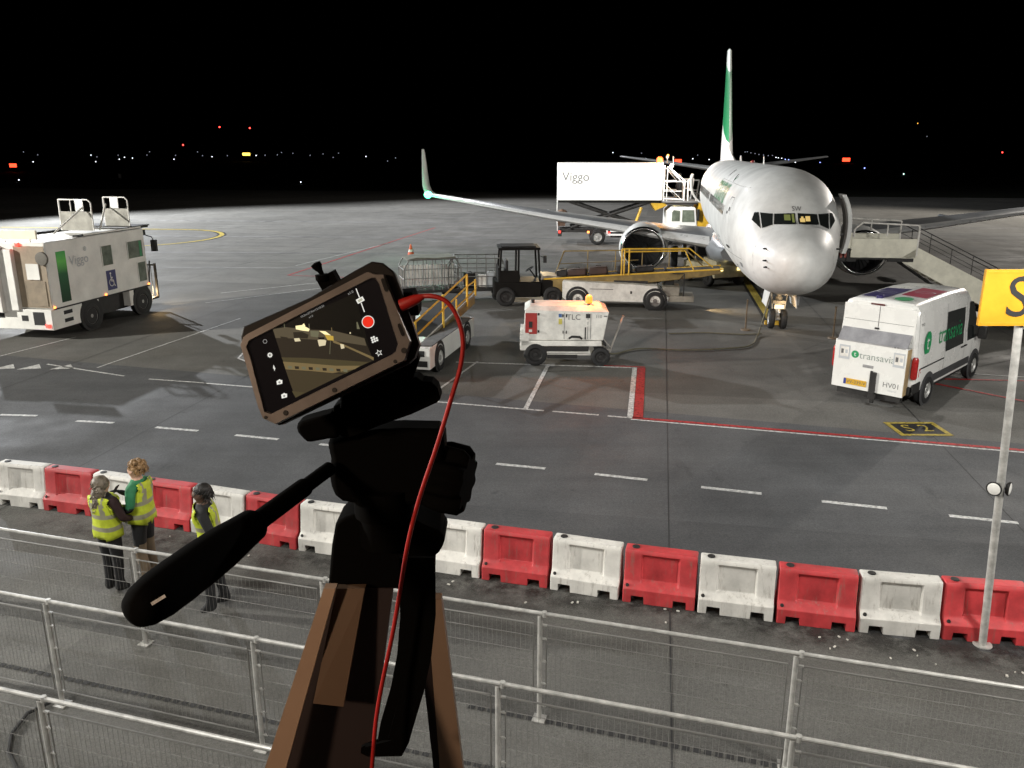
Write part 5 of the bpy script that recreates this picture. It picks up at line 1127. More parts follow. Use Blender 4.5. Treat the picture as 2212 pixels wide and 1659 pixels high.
        def sq(a, b, r_): 
            d = Vector(b) - Vector(a); m.path([a, b], r_, 4)
        for x in xs[:3]: sq((x, y, zz(x) - .1), (x, y, zz(x) + .93 - (.12 if x < 0 else 0)), .036)
        sq((-2.1, y, zz(-2.1) + .80), (2.9, y, zz(2.9) + .93), .036); sq((-2.1, y, zz(-2.1) + .42), (2.9, y, zz(2.9) + .55), .036); sq((2.9, y, zz(2.9) + .55), (3.9, y, zz(3.9) + .5), .03); sq((3.9, y, zz(3.9)), (3.9, y, zz(3.9) + .55), .034); sq((1.7, y, zz(1.7)), (1.7, y, zz(1.7) + .45), .028); sq((1.7, y, zz(1.7) + .18), (3.9, y, zz(3.9) + .2), .03)
        m.build("near_handrail", YEL, t, 0)
        m = MB(); m.bb(-.2, 1.0, .55, .95, .82, 1.3); m.build("driver_console", DRK, t, bevel=.04)
    return t
belt_loader((4.12, 32.35, .004), R(-9), "white belt loader with dirty yellow conveyor and rails reaching under the airliner", 0)
belt_loader((-2.62, 23.75, .004), R(77), "white belt loader with bright yellow handrail parked beside the phone", 1)
ca = cos(R(-9)); sa = sin(R(-9))
BAGM = [mat("bag_black", (.015, .014, .014), .6, var=.3), mat("bag_brown", (.05, .025, .018), .6, var=.3)]
for i, (x, lab, L_, h_, m_) in enumerate(((-2.15, "small dark bag nearest the raised tail end of the conveyor", .42, .26, 0), (-1.55, "reddish-brown suitcase lying second on the conveyor", .75, .27, 1), (-.72, "long dark brown suitcase lying third on the conveyor", .72, .30, 1), (.3, "black holdall on the conveyor beside the yellow posts", .55, .30, 0), (1.05, "dark flat bag on the conveyor past the yellow posts", .7, .22, 0))):
    zt_ = 1.02 + (x + 2.75) / 6.65 * .53 + .03
    m = MB(); m.box((0, 0, h_ / 2), (L_, .46, h_)); wx, wy = 4.12 + x * ca, 32.35 + x * sa
    o = m.build("suitcase", BAGM[m_], None, 40, bevel=.05); o.location = (wx, wy, zt_ + .004); o.rotation_euler = (0, R(-4.6), R(-9 + random.uniform(-9, 9))); tag(o, lab, "luggage", "bags riding on the conveyor")
    m = MB(); m.path([(-.1, 0, h_), (-.08, 0, h_ + .05), (.08, 0, h_ + .05), (.1, 0, h_)], .012, 6); m.build("handle", BLK, o)
spot("tractor_headlight_pool", (1.3, 37.2, 2.4), (1.8, 34.5, 0), 420, (1, .74, .40), 120, .8, .1)  # unseen lamp standing in for the tractor's headlights on the ground
spot("loader_headlamp", (7.0, 31.4, .42), (9.5, 30.6, 0), 240, (1, .70, .36), 70, .8, .04)
spot("belly_work_light", (8.9, 37.5, 1.7), (8.3, 39.5, 0), 160, (1, .75, .45), 110, .8, .05)

# ------------------------------------------------------------------ baggage tractor and carts
def tractor(loc, rz, label):
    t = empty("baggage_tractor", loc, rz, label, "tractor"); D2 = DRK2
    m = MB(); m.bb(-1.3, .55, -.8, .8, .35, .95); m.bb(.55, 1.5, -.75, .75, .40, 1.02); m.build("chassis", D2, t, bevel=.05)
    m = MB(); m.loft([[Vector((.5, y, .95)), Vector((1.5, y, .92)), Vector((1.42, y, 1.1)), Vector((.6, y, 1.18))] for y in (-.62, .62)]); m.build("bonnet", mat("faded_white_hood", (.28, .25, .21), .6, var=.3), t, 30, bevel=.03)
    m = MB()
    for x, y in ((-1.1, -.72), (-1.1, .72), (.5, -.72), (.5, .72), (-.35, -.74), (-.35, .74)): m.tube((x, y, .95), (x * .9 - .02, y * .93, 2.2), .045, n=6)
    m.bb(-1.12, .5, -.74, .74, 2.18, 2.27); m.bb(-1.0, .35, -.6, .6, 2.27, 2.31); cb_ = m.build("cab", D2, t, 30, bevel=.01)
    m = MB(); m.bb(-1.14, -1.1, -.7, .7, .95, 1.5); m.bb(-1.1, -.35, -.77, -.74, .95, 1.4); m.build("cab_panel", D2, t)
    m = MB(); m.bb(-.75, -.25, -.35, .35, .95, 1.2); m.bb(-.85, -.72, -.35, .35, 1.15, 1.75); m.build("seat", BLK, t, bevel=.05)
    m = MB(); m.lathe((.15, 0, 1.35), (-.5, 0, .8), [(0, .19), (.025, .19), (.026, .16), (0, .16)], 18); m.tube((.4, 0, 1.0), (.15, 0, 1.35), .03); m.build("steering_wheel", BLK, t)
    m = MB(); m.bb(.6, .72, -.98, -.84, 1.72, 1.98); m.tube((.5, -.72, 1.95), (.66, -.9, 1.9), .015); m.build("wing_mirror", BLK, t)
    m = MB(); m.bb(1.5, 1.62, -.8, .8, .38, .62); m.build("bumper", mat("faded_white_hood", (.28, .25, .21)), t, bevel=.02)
    for x in (-.85, 1.0):
        for y in (-.75, .75): wheel(t, (x, y, .38), .38, .24, -1 if y < 0 else 1, rim=DRK)
    for y in (-.5, .5): m = MB(); m.lathe((1.5, y, .80), (1, 0, 0), [(0, .09), (.03, .08)], 12); m.build("headlight", GREY, t)
    return t
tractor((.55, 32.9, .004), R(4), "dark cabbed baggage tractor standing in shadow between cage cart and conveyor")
def cage_cart(loc, rz, label, panel, roof):
    t = empty("baggage_cart", loc, rz, label, "cart", "baggage carts behind the tractor"); G_ = mat("cart_frame_grey", (.17, .17, .16), .55, metal=.3, var=.3)
    L_, W_, H_ = 2.3, 1.3, 1.72
    m = MB(); m.bb(-L_ / 2, L_ / 2, -W_ / 2, W_ / 2, .38, .5); m.build("deck", DRK, t, bevel=.01)
    m = MB()
    for x in (-L_ / 2, L_ / 2):
        for y in (-W_ / 2, W_ / 2): m.tube((x, y, .5), (x, y, H_ - .35), .028, n=6)
        m.tube((x, -W_ / 2, H_ - .35), (x * .82, -W_ / 2, H_), .025, n=6); m.tube((x, W_ / 2, H_ - .35), (x * .82, W_ / 2, H_), .025, n=6)
        m.tube((x * .82, -W_ / 2, H_), (x * .82, W_ / 2, H_), .025, n=6)
        for z in (.95, 1.34): m.tube((x, -W_ / 2, z), (x, W_ / 2, z), .018, n=6)
        for y in (-.3, .0, .3): m.tube((x, y, .5), (x, y, H_ - .35), .014, n=5)
    for y in (-W_ / 2, W_ / 2):
        m.tube((-L_ / 2 * .82, y, H_), (L_ / 2 * .82, y, H_), .028, n=6)
        for z in (.62, .98, 1.34): m.tube((-L_ / 2, y, z), (L_ / 2, y, z), .018, n=6)
        for k in range(1, 6): x = -L_ / 2 + L_ * k / 6; m.tube((x, y, .5), (x, y, H_), .016, n=5)
    m.build("cage", G_, t, 0)
    if panel:
        m = MB()
        for k in range(17): x = -1.1 + k * .135; m.bb(x - .045, x + .045, .45, .475, .52, 1.38)
        m.build("slat_panel", WPL, t, 0)
    if roof:
        m = MB(); m.loft([[Vector((-1.0, y, H_ + .02)), Vector((-.6, y, H_ + .09)), Vector((.1, y, H_ + .05)), Vector((.95, y, H_ + .08)), Vector((.95, y, H_ + .03)), Vector((-1.0, y, H_ - .02))] for y in (-.62, -.2, .25, .64)]); m.build("tarpaulin", mat("green_grey_tarp", (.16, .165, .13), .8, var=.3, bump=.5, bscale=8), t, 30)
    for x in (-.8, .8):
        for y in (-.55, .55): wheel(t, (x, y, .2), .2, .12, -1 if y < 0 else 1, rim=DRK, bolts=False)
    m = MB(); m.tube((L_ / 2, 0, .42), (L_ / 2 + .55, 0, .36), .03); m.build("drawbar", DRK, t)
    return t
cage_cart((-3.35, 33.6, .004), R(17), "cage baggage cart with white vertical slats and a crumpled tarpaulin on top", True, True)
cage_cart((-1.45, 34.0, .004), R(3), "open cage baggage cart with pale bags inside, next to the dark tractor", False, False)
for (x, y, z, sx_, sy_, sz_, m_, lab) in ((-1.2, 33.75, .51, .45, .35, .5, WPL, "pale boxy bag standing in the open cage cart"), (-.85, 33.7, .51, .4, .35, .62, TXTL, "light grey bag at the tractor end of the open cage cart"), (-1.75, 33.95, .51, .5, .4, .55, BAGM[0], "black suitcase in the open cage cart")):
    m = MB(); m.box((0, 0, sz_ / 2), (sx_, sy_, sz_)); o = m.build("suitcase", m_, None, 40, bevel=.06); o.location = (x, y, z); o.rotation_euler = (0, 0, random.uniform(-.4, .4)); tag(o, lab, "luggage", "bags in the cage cart")
    m = MB(); m.path([(-.08, 0, sz_), (-.07, 0, sz_ + .05), (.07, 0, sz_ + .05), (.08, 0, sz_)], .012, 6); m.build("handle", BLK, o)
# small yellow tractor half hidden behind the nose
t = empty("pushback_tractor", (9.3, 38.2, .004), R(-70), "small cream tractor with lit yellow lamps half hidden behind the airliner nose", "tractor")
m = MB(); m.bb(-1.3, 1.3, -.8, .8, .4, .95); m.loft([[Vector((x, y, z)) for x, z in ((.1, .95), (1.3, .95), (1.2, 1.15), (.2, 1.25))] for y in (-.7, .7)]); m.build("body", mat("cream_tractor", (.5, .45, .30), .5, var=.25), t, bevel=.04)
m = MB(); m.bb(-.9, -.2, -.4, .4, .95, 1.15); m.bb(-1.0, -.85, -.4, .4, 1.1, 1.6); m.build("seat", BLK, t, bevel=.05)
m = MB(); m.tube((.2, 0, 1.2), (-.1, 0, 1.5), .03); m.lathe((-.1, 0, 1.5), (-.6, 0, .7), [(0, .18), (.02, .18)], 16); m.build("steering_wheel", DRK, t)
for y in (-.5, .5): m = MB(); m.bb(1.31, 1.35, y - .12, y + .12, .72, .84); m.build("headlight", lamp("yellow_lamp_glow", (1, .8, .3), 2.5), t)
for x in (-.85, .85):
    for y in (-.78, .78): wheel(t, (x, y, .36), .36, .24, -1 if y < 0 else 1, rim=DRK)

# ------------------------------------------------------------------ high-lift passenger truck at the stand edge (local +X forward, +Y left)
amb = empty("ambulift_truck", (-15.83, 26.23, .004), R(79.5), "white high-lift passenger truck with green strip and wheelchair sign, tail lights lit", "truck")
AW = mat("lift_truck_white", (.80, .79, .74), .45, var=.14, nscale=1.1)
m = MB(); m.bb(.0, 5.1, -1.25, 1.25, 1.0, 3.12); ab = m.build("cabin_box", AW, amb, bevel=.04)
m = MB(); m.bb(-.012, 0, -1.2, -.12, 1.05, 3.0); rw = m.build("rear_wall", TAN, amb, 0)
m = MB(); m.bb(-.30, .0, .35, 1.25, .9, 3.0); m.bb(-.16, 0, -.12, .35, .95, 2.9); m.build("lift_column", AW, amb, bevel=.02)
m = MB(); m.bb(-.03, -.012, -1.1, -.4, 1.1, 1.9); m.cur = 1; m.bb(-.05, -.012, -.95, -.5, 1.95, 2.45); m.cur = 0; m.bb(-.034, -.03, -.40, -.37, 1.1, 1.9); m.build("equipment_cabinet", [mat("cabinet_brown", (.25, .20, .14), .6, var=.2), AW], rw, 0)
m = MB(); m.lathe((-.02, -1.12, 2.62), (-1, 0, 0), [(0, .22), (.06, .21), (.065, .15)], 20); m.build("hose_reel", mat("reel_grey", (.12, .11, .09), .6), amb)
m = MB(); m.bb(-.308, -.30, .55, .75, 1.45, 1.68); m.bb(-.308, -.30, .6, .72, 1.05, 1.14); m.build("column_opening", BLK, amb, 0)
m = MB(); m.bb(-.10, 1.35, -1.22, 1.25, .34, 1.0); sk_ = m.build("skirt", AW, amb, bevel=.02)
for q_ in ((2.1, 2.2, .5), (3.9, 4.15, .42), (5.05, 5.25, .38)): m = MB(); m.bb(q_[0], q_[1], -1.22, 1.22, q_[2], 1.0); m.build("fender", AW, amb, bevel=.02)
m = MB(); m.bb(.0, 5.1, -1.262, -1.25, .985, 1.03); m.build("skirt_line", DRK, amb, 0)
for q_ in ((-.108, -.10, -.95, -.55, .50, .92), (-.108, -.1, -.35, -.12, .62, .80), (.45, .85, -1.228, -1.22, .76, .88), (.45, .85, -1.228, -1.22, .5, .62), (-.108, -.1, .5, .7, .7, .85), (-.108, -.1, .9, 1.15, .55, .75)): m = MB(); m.bb(*q_); m.build("skirt_vent", BLK, sk_, 0)
m = MB(); m.bb(1.35, 4.4, -.95, .95, .35, .98); m.build("chassis", DRK, amb)
for x in (1.75, 4.62):
    m = MB(); m.lathe((x, -1.21, .52), (0, -1, 0), [(0, .58), (.02, .57), (.021, .4)], 28); m.build("wheel_arch", BLK, amb, 40)
    for s_ in (-1, 1): wheel(amb, (x, s_ * 1.10, .47), .47, .30, s_)
def aside(name, pts, m_, th=.012, par=ab): q = MB(); q.prism([(x, -1.25, z) for x, z in pts], (0, -th, 0)); return q.build(name, m_, par, 0)
GSTR = bpy.data.materials.new("green_graded_strip"); GSTR.use_nodes = True; n_ = GSTR.node_tree.nodes; L_ = GSTR.node_tree.links  # green changes with height, darkest at the bottom
tc = n_.new("ShaderNodeTexCoord"); sx = n_.new("ShaderNodeSeparateXYZ"); L_.new(tc.outputs["Object"], sx.inputs[0]); no = n_.new("ShaderNodeTexNoise"); no.inputs["Scale"].default_value = 3; L_.new(tc.outputs["Object"], no.inputs[0])
cr = n_.new("ShaderNodeValToRGB"); mp = n_.new("ShaderNodeMapRange"); mp.inputs[1].default_value = 1.1; mp.inputs[2].default_value = 2.85; L_.new(sx.outputs[2], mp.inputs[0]); L_.new(mp.outputs[0], cr.inputs[0])
e = cr.color_ramp.elements; e[0].color = (.004, .03, .010, 1); e[1].color = (.02, .30, .06, 1); x_ = e.new(.55); x_.color = (.01, .10, .03, 1); x_ = e.new(.78); x_.color = (.12, .50, .08, 1)
b_ = n_["Principled BSDF"]; L_.new(cr.outputs[0], b_.inputs["Base Color"]); b_.inputs["Roughness"].default_value = .3
aside("green_strip", [(.42, 1.16), (.85, 1.16), (.85, 2.78), (.42, 2.78)], GSTR, .008)
m = MB(); m.text("Viggo", .42, (1.45, -1.262, 2.42), (1, 0, 0), (0, 0, 1), sx=1.0); lt = m.build("lettering", TXTL, ab, 0)
m = MB(); m.annulus((1.80, -1.262, 2.74), (0, -1, 0), .055, .075, 18); m.annulus((1.80, -1.262, 2.74), (0, -1, 0), .015, .03, 12); m.build("logo_ring", TXTL, ab, 0)
for pts in ([(2.62, 2.05), (3.15, 2.05), (3.15, 2.72), (2.62, 2.72)], [(4.05, 2.12), (4.9, 2.12), (4.9, 2.72), (4.05, 2.72)], [(4.52, 1.22), (4.98, 1.22), (4.98, 1.92), (4.52, 1.92)]):
    wo = aside("window", pts, GLSG, .006)
    xs_ = [p[0] for p in pts]; zs_ = [p[1] for p in pts]
    m = MB()
    for a, b, c_, d in ((xs_[0] - .03, xs_[1] + .03, zs_[0] - .03, zs_[0]), (xs_[0] - .03, xs_[1] + .03, zs_[2], zs_[2] + .03), (xs_[0] - .03, xs_[0], zs_[0], zs_[2]), (xs_[1], xs_[1] + .03, zs_[0], zs_[2])): m.bb(a, b, -1.27, -1.25, c_, d)
    m.build("window_frame", AW, wo, 0)
m = MB(); m.bb(4.72, 4.86, -1.262, -1.257, 2.14, 2.7); m.build("window_blind", GRN, ab, 0)
sg = aside("wheelchair_sign", [(2.72, 1.18), (3.22, 1.18), (3.22, 1.86), (2.72, 1.86)], BLUE, .008)
m = MB(); yy = -1.262; o3 = lambda x, z: Vector((x, yy, z))
m.annulus(o3(2.95, 1.43), (0, -1, 0), .105, .135, 22); m.disc(o3(2.93, 1.75), (0, -1, 0), .042, 14)
for a, b in (((2.93, 1.70), (2.94, 1.48)), ((2.94, 1.48), (3.04, 1.48)), ((3.04, 1.48), (3.10, 1.30)), ((2.93, 1.60), (3.03, 1.60)), ((3.10, 1.30), (3.14, 1.31))):
    a, b = o3(*a), o3(*b); d = (b - a).normalized(); n2 = d.cross(Vector((0, 1, 0))) * .018; m.poly([a - n2, b - n2, b + n2, a + n2])
m.build("wheelchair_symbol", WPL, sg, 0)
for x in (.02, 2.55, 5.04): m = MB(); m.bb(x - .045, x + .045, -1.285, -1.262, .985 + .05, 1.10); m.build("marker_light", L_AMB, amb, bevel=.01)
for y, z in ((-1.05, .42), (1.1, .42)): m = MB(); m.bb(-.14, -.10, y - .09, y + .09, z, z + .12); m.build("tail_light", L_RED, amb, bevel=.02)
m = MB(); m.bb(-.06, .0, -.38, -.22, 3.0, 3.1); m.build("upper_tail_light", L_RED, amb, bevel=.02)
bulb("tail_glow", (-14.78, 26.0, .52), 1.6, (1, .12, .05), .05); bulb("tail_glow", (-15.5, 26.0, 3.1), 1.6, (1, .12, .05), .05)
m = MB(); m.bb(.05, .12, -.95, .45, 3.2, 3.48); m.tube((.08, -.7, 3.12), (.08, -.7, 3.2), .02); m.tube((.08, .2, 3.12), (.08, .2, 3.2), .02); m.build("roof_board", mat("cream_board", (.82, .78, .62), .5, var=.05), amb, bevel=.01)
# roof platform with its rail panels
m = MB(); m.bb(1.6, 5.5, -1.2, -1.02, 3.13, 3.19); m.bb(1.6, 5.5, .9, 1.08, 3.13, 3.19); m.bb(4.6, 5.6, -1.2, 1.1, 3.19, 3.23); pf = m.build("roof_platform", DRK, amb, 0)
m = MB(); m.bb(1.9, 5.0, -1.23, -1.20, 3.15, 3.2); m.build("platform_edge", AW, pf, 0)
for x, ya, yb in ((3.1, .52, -.72), (4.75, -.02, -.98)):
    m = MB(); m.bb(x - .02, x, yb, ya, 3.2, 3.85); m.build("rail_sheet", mat("brushed_sheet", (.36, .35, .31), .45, metal=.3, var=.25), pf, 0)
    m = MB(); m.tube((x, ya, 3.2), (x, ya, 4.25), .032); m.tube((x, yb, 3.2), (x, yb, 4.15), .025); m.tube((x, ya, 4.25), (x, yb + .1, 4.25), .025); m.tube((x, yb + .1, 4.25), (x, yb, 4.15), .025); m.tube((x, ya - .45, 3.85), (x, ya - .45, 4.25), .02); m.tube((x - 1.2, ya - .6, 3.2), (x - .05, ya - .95 if x < 4 else ya - .1, 4.0), .035); m.build("platform_railing", AW, pf, 40)
    m = MB(); m.bb(x - .05, x - .03, ya - .98 if x < 4 else ya - .62, ya - .66 if x < 4 else ya - .28, 3.86, 4.25); m.build("white_flap", mat("flap_white", (.85, .85, .82), .5, var=.03), pf, bevel=.01)
m = MB(); m.bb(5.12, 5.3, -1.2, -.9, 2.85, 3.05); m.path([(5.1, -1.2, 2.9), (5.35, -1.4, 2.78), (5.4, -1.42, 2.65)], .02); m.bb(5.32, 5.42, -1.56, -1.34, 2.25, 2.68); m.build("wing_mirror", BLK, amb, bevel=.04)
m = MB()
for y in (-1.15, -.1): m.tube((5.7, y, .45), (5.7, y, 1.75), .05)
m.bb(5.68, 5.72, -1.15, -.1, 1.65, 1.72); m.bb(5.2, 5.7, -1.2, 1.2, .42, .5)
for k in range(8): y = -1.1 + k * .13; m.tube((5.7, y, .45), (5.7, y, 1.7), .012, n=5)
m.tube((5.12, -1.22, 1.0), (5.3, -1.22, 1.9), .03); m.build("front_ramp_rail", DRK, amb, 0)
for y in (-.95, .95): m = MB(); m.bb(5.25, 5.29, y - .14, y + .14, .6, .78); m.build("headlight", L_WRM, amb, bevel=.02)
AMBM = Matrix.Translation((-15.83, 26.23, 0)) @ Matrix.Rotation(R(79.5), 4, 'Z')
def aw(x, y, z): return tuple(AMBM @ Vector((x, y, z)))
bulb("truck_headlamp", aw(5.42, -1.1, .62), 60, (1, .68, .34), .06)
spot("truck_headlamp", aw(5.4, -.95, .75), aw(12, -2.0, 0), 260, (1, .78, .48), 70, .8, .05)

# ------------------------------------------------------------------ catering high-loader with its box raised (local +X towards the jet)
cat_ = empty("catering_truck", (2.87, 54.0, .004), R(-3), "white catering truck with its box raised high on a scissor lift behind the wing", "truck")
CW = mat("catering_white", (.86, .86, .84), .4, var=.03, nscale=.6)
m = MB(); m.bb(0, 6.66, 0, 2.4, 2.84, 5.15); cbx = m.build("box_body", CW, cat_, bevel=.03)
m = MB(); m.text("Viggo", .78, (1.18, -.004, 4.28), (1, 0, 0), (0, 0, 1)); m.build("lettering", TXT, cbx, 0)
m = MB(); m.annulus((1.72, -.004, 4.78), (0, -1, 0), .10, .14, 22); m.annulus((1.72, -.004, 4.78), (0, -1, 0), .0, .04, 12); m.build("logo_ring", TXTL, cbx, 0)
m = MB(); m.bb(.1, 6.6, .3, .5, 2.68, 2.83); m.bb(.1, 6.6, 1.9, 2.1, 2.68, 2.83); m.build("box_subframe", DRK, cat_)
m = MB(); 
for y in (.4, 2.0): m.tube((.8, y, 2.75), (5.9, y, 1.08), .11, n=6); m.tube((6.0, y, 2.75), (.9, y, 1.08), .11, n=6)
m.tube((3.4, .35, 1.92), (3.4, 2.05, 1.92), .08); m.build("scissor_lift", DRK, cat_, 0)
m = MB(); m.bb(.2, 7.2, .45, .75, .78, 1.02); m.bb(.2, 7.2, 1.65, 1.95, .78, 1.02); m.bb(.1, .35, .1, 2.3, .55, .9); m.bb(3.5, 5.5, .15, .5, .5, .95); m.build("chassis", DRK, cat_)
m = MB(); m.bb(3.2, 5.9, .0, .06, .62, .74); m.bb(3.45, 5.9, .0, .06, .86, .96); m.bb(3.2, 3.3, .0, .06, .62, .96); m.build("side_guard", CW, cat_, 0)
m = MB(); m.bb(3.3, 3.44, -.01, .06, .76, .85); m.build("side_marker_light", L_RED, cat_, 0)
for x in (.2, 2.05): m = MB(); m.bb(x - .07, x + .07, .0, .1, .78, .90); m.build("tail_light", L_RED if x < 1 else L_AMB, cat_, 0)
m = MB(); m.sphere((.35, .8, 1.75), .5, 12, sc=(.9, 1, 1)); m.bb(.1, .55, .3, 1.4, 1.2, 1.4); m.build("rear_bag", mat("brown_canvas", (.12, .07, .045), .8, var=.4), cat_)
m = MB(); m.tube((.02, -.02, 2.83), (.02, -.02, 2.3), .025); m.tube((.02, .0, 2.3), (.05, .2, .9), .02); m.build("rear_stay", CW, cat_)
for x in (2.65, 7.1):
    for y, s_ in ((.32, -1), (2.05, 1)): wheel(cat_, (x, y, .5), .5, .34, s_)
m = MB(); m.bb(7.1, 9.0, .05, 2.3, .45, 1.15); m.loft([[Vector((x, y, z)) for x, z in ((7.05, 1.15), (9.0, 1.15), (8.85, 2.35), (8.7, 2.45), (7.3, 2.45), (7.05, 2.2))] for y in (.1, 2.25)]); cab_ = m.build("cab", CW, cat_, 30, bevel=.05)
m = MB(); m.prism([(7.35, .09, 1.55), (7.85, .09, 1.55), (7.85, .09, 2.2), (7.45, .09, 2.25), (7.35, .09, 2.1)], (0, -.012, 0)); m.prism([(8.0, .09, 1.5), (8.8, .09, 1.5), (8.72, .09, 2.25), (8.0, .09, 2.25)], (0, -.012, 0)); m.build("cab_window", GLSG, cab_, 0)
m = MB(); m.bb(8.9, 9.05, -.15, .1, 1.6, 2.3); m.build("cab_mirror", BLK, cat_, bevel=.02)
m = MB(); m.prism([(9.0, .1, 1.2), (9.75, .1, 1.2), (9.6, .1, 2.0), (9.2, .1, 2.75), (9.0, .1, 2.75)], (0, 2, 0)); m.prism([(6.3, .3, 2.2), (7.0, .3, 2.5), (7.0, .3, 2.66), (6.0, .3, 2.66)], (0, 1.8, 0)); m.tube((5.0, .2, 1.2), (5.4, .2, 2.4), .09); m.build("yellow_bumper", YEL, cat_)
# front platform, guard rails
m = MB(); m.bb(6.68, 9.0, .1, 2.3, 2.72, 2.82); pl = m.build("loading_platform", GREY, cat_)
m = MB(); m.bb(6.9, 8.9, .08, .1, 2.6, 2.72); m.build("platform_teeth", DRK, pl, 0)
def rl_(a, b, r_=.035): m.tube(a, b, r_, n=6)
for y in (.12, 2.28):
    m = MB()
    rl_((6.75, y, 2.82), (6.75, y, 5.0), .05); rl_((6.95, y, 2.82), (6.95, y, 4.95), .03); rl_((7.15, y, 4.8), (8.15, y, 3.98)); rl_((7.0, y, 4.9), (8.0, y, 3.85), .025)
    rl_((6.75, y, 4.0), (8.15, y, 4.02)); rl_((6.75, y, 3.42), (7.9, y, 3.42)); rl_((8.05, y, 2.82), (8.05, y, 4.0), .05); rl_((8.3, y, 2.82), (8.25, y, 4.1), .05); rl_((8.25, y, 4.1), (8.95, y, 4.1), .05); rl_((8.95, y, 4.1), (8.8, y, 2.82), .05); rl_((8.3, y, 3.5), (8.9, y, 3.5), .05); rl_((6.75, y, 2.95), (8.1, y, 2.9), .05); rl_((6.8, y, 3.9), (7.9, y, 2.9), .02)
    m.build("guard_rail", CW, pl, 0)
m = MB(); m.tube((7.1, .3, 4.95), (7.1, .3, 5.12), .04); m.lathe((7.15, .25, 4.98), (.55, -.75, -.35), [(-.08, .07), (0, .16), (.05, .16)], 14); wl_ = m.build("work_lamp", DRK, cat_)
m = MB(); m.lathe((7.15, .25, 4.98), (.55, -.75, -.35), [(.052, .15), (.07, .13), (.08, .02)], 14); m.build("lamp_glass", L_WHT, wl_)
m = MB(); m.lathe((6.45, .35, 5.15), (0, 0, 1), [(0, .20), (.28, .20), (.38, .08)], 12); m.build("beacon", lamp("amber_beacon_glow", (1, .17, .012), 3.4), cat_)  # oversized beacon, its orange flare is built into the shape
m = MB(); m.tube((7.35, .5, 4.9), (7.3, .5, 5.55), .03); m.lathe((7.0, 1.0, 5.45), (0, 0, 1), [(0, .1), (.12, .1)], 10); m.tube((7.0, 1.0, 5.1), (7.0, 1.0, 5.45), .03); m.build("lamp_post", GREY, cat_)
bulb("catering_beacon_light", (9.3, 53.3, 5.6), 220, (1, .42, .08), .1)
bulb("catering_work_light", (10.3, 53.0, 4.95), 260, (1, .96, .86), .1)
spot("catering_face_fill", (-14, 33, 16), (6.2, 54, 4), 60000, (1, .98, .95), 26, .6, .3)  # unseen spot added to brighten the near face of the raised box
spot("cab_light", (10.5, 54.6, 2.6), (12.3, 56, .8), 30, (1, .8, .4), 120, .8, .05)
J, Rd, E_ = std_body()
person((10.75, 54.6, 2.83), R(-60), "small distant person in dark clothes on the catering truck platform", J, Rd, E_, lambda c: 1 if c.z > 1.49 else 0, [CLB, SKIN], lambda po, s: hair_blob(po, s, [((0, .01, 1.64), .108, (.95, 1, .9))], HAIRD), scale=.98)

# ------------------------------------------------------------------ passenger stairs at the forward door (local +X away from the jet)
st = empty("passenger_stairs", (11.40, 28.0, .004), R(-8), "cream mobile passenger stairs docked at the jet's open boarding door", "boarding stairs")
m = MB(); m.bb(-.5, 2.12, 0, 1.9, 2.36, 2.46); m.bb(-.75, .2, -.02, 1.95, 2.28, 2.40); pt = m.build("top_platform", DRK, st)
for y in (-.05, 1.9): m = MB(); m.bb(0, 2.1, y, y + .05, 2.42, 3.06); pnl = m.build("platform_side", CREAM, st, bevel=.015)
m = MB(); m.bb(1.2, 2.02, -.07, -.0, 2.30, 2.42); m.build("platform_pad", DRK, st)
for y in (-.03, 1.92):
    m = MB(); m.tube((.05, y, 3.1), (.05, y, 3.36), .03); m.tube((.05, y, 3.36), (.3, y, 3.58), .03); m.tube((.3, y, 3.58), (2.1, y, 3.5), .03); m.tube((2.1, y, 3.5), (2.1, y, 2.5), .035); m.tube((1.1, y, 3.14), (1.1, y, 3.55), .025)
    m.build("platform_rail", WPL, st)
m = MB(); m.bb(-.12, -.05, -.08, .02, 2.3, 3.4); m.build("door_guard", DRK, st)
m = MB()
for k in range(5): m.bb(-.75 + k * .14, -.68 + k * .14, -.03, 1.9, 2.405, 2.6)
m.build("bridge_flap", mat("flap_red_white", (.30, .07, .05), .6, var=.5, nscale=6), st)
sl = lambda x: 2.74 - (x - 2.12) * .487
m = MB()
for y in (-.05, 1.86): m.loft([[Vector((x, yy, z)) for x, z in ((1.55, 2.36), (2.12, 2.36 + .42), (7.0, sl(7.0)), (7.0, sl(7.0) - .72), (6.3, sl(6.3) - .84))] for yy in (y, y + .05)])
m.build("stringer_panel", CREAM, st, 0)
m = MB()
for k in range(17): x = 2.2 + k * .28; m.bb(x, x + .30, 0, 1.86, sl(x) - .62, sl(x) - .57)
m.build("steps", GREY, st, 0)
m = MB()
for y in (-.02, 1.9):
    m.tube((2.1, y, 3.42), (7.0, y, sl(7.0) + .66), .018); m.tube((2.1, y, 3.1), (7.0, y, sl(7.0) + .3), .010)
    for k in range(4): x = 2.5 + k * 1.4; m.tube((x, y, sl(x)), (x, y, sl(x) + .66), .012)
m.build("stair_handrail", DRK, st)
m = MB(); m.bb(2.0, 7.6, .1, 1.8, .42, .62); m.tube((4.2, .3, .62), (1.6, .3, 2.3), .05); m.tube((1.2, .3, .5), (2.2, .3, .5), .07); m.build("base_frame", DRK, st)
m = MB(); m.bb(4.2, 7.2, .0, .1, .48, .66); m.build("base_bumper", WPL, st)
for x in (2.4, 6.8):
    for y, s_ in ((.15, -1), (1.75, 1)): wheel(st, (x, y, .36), .36, .22, s_)
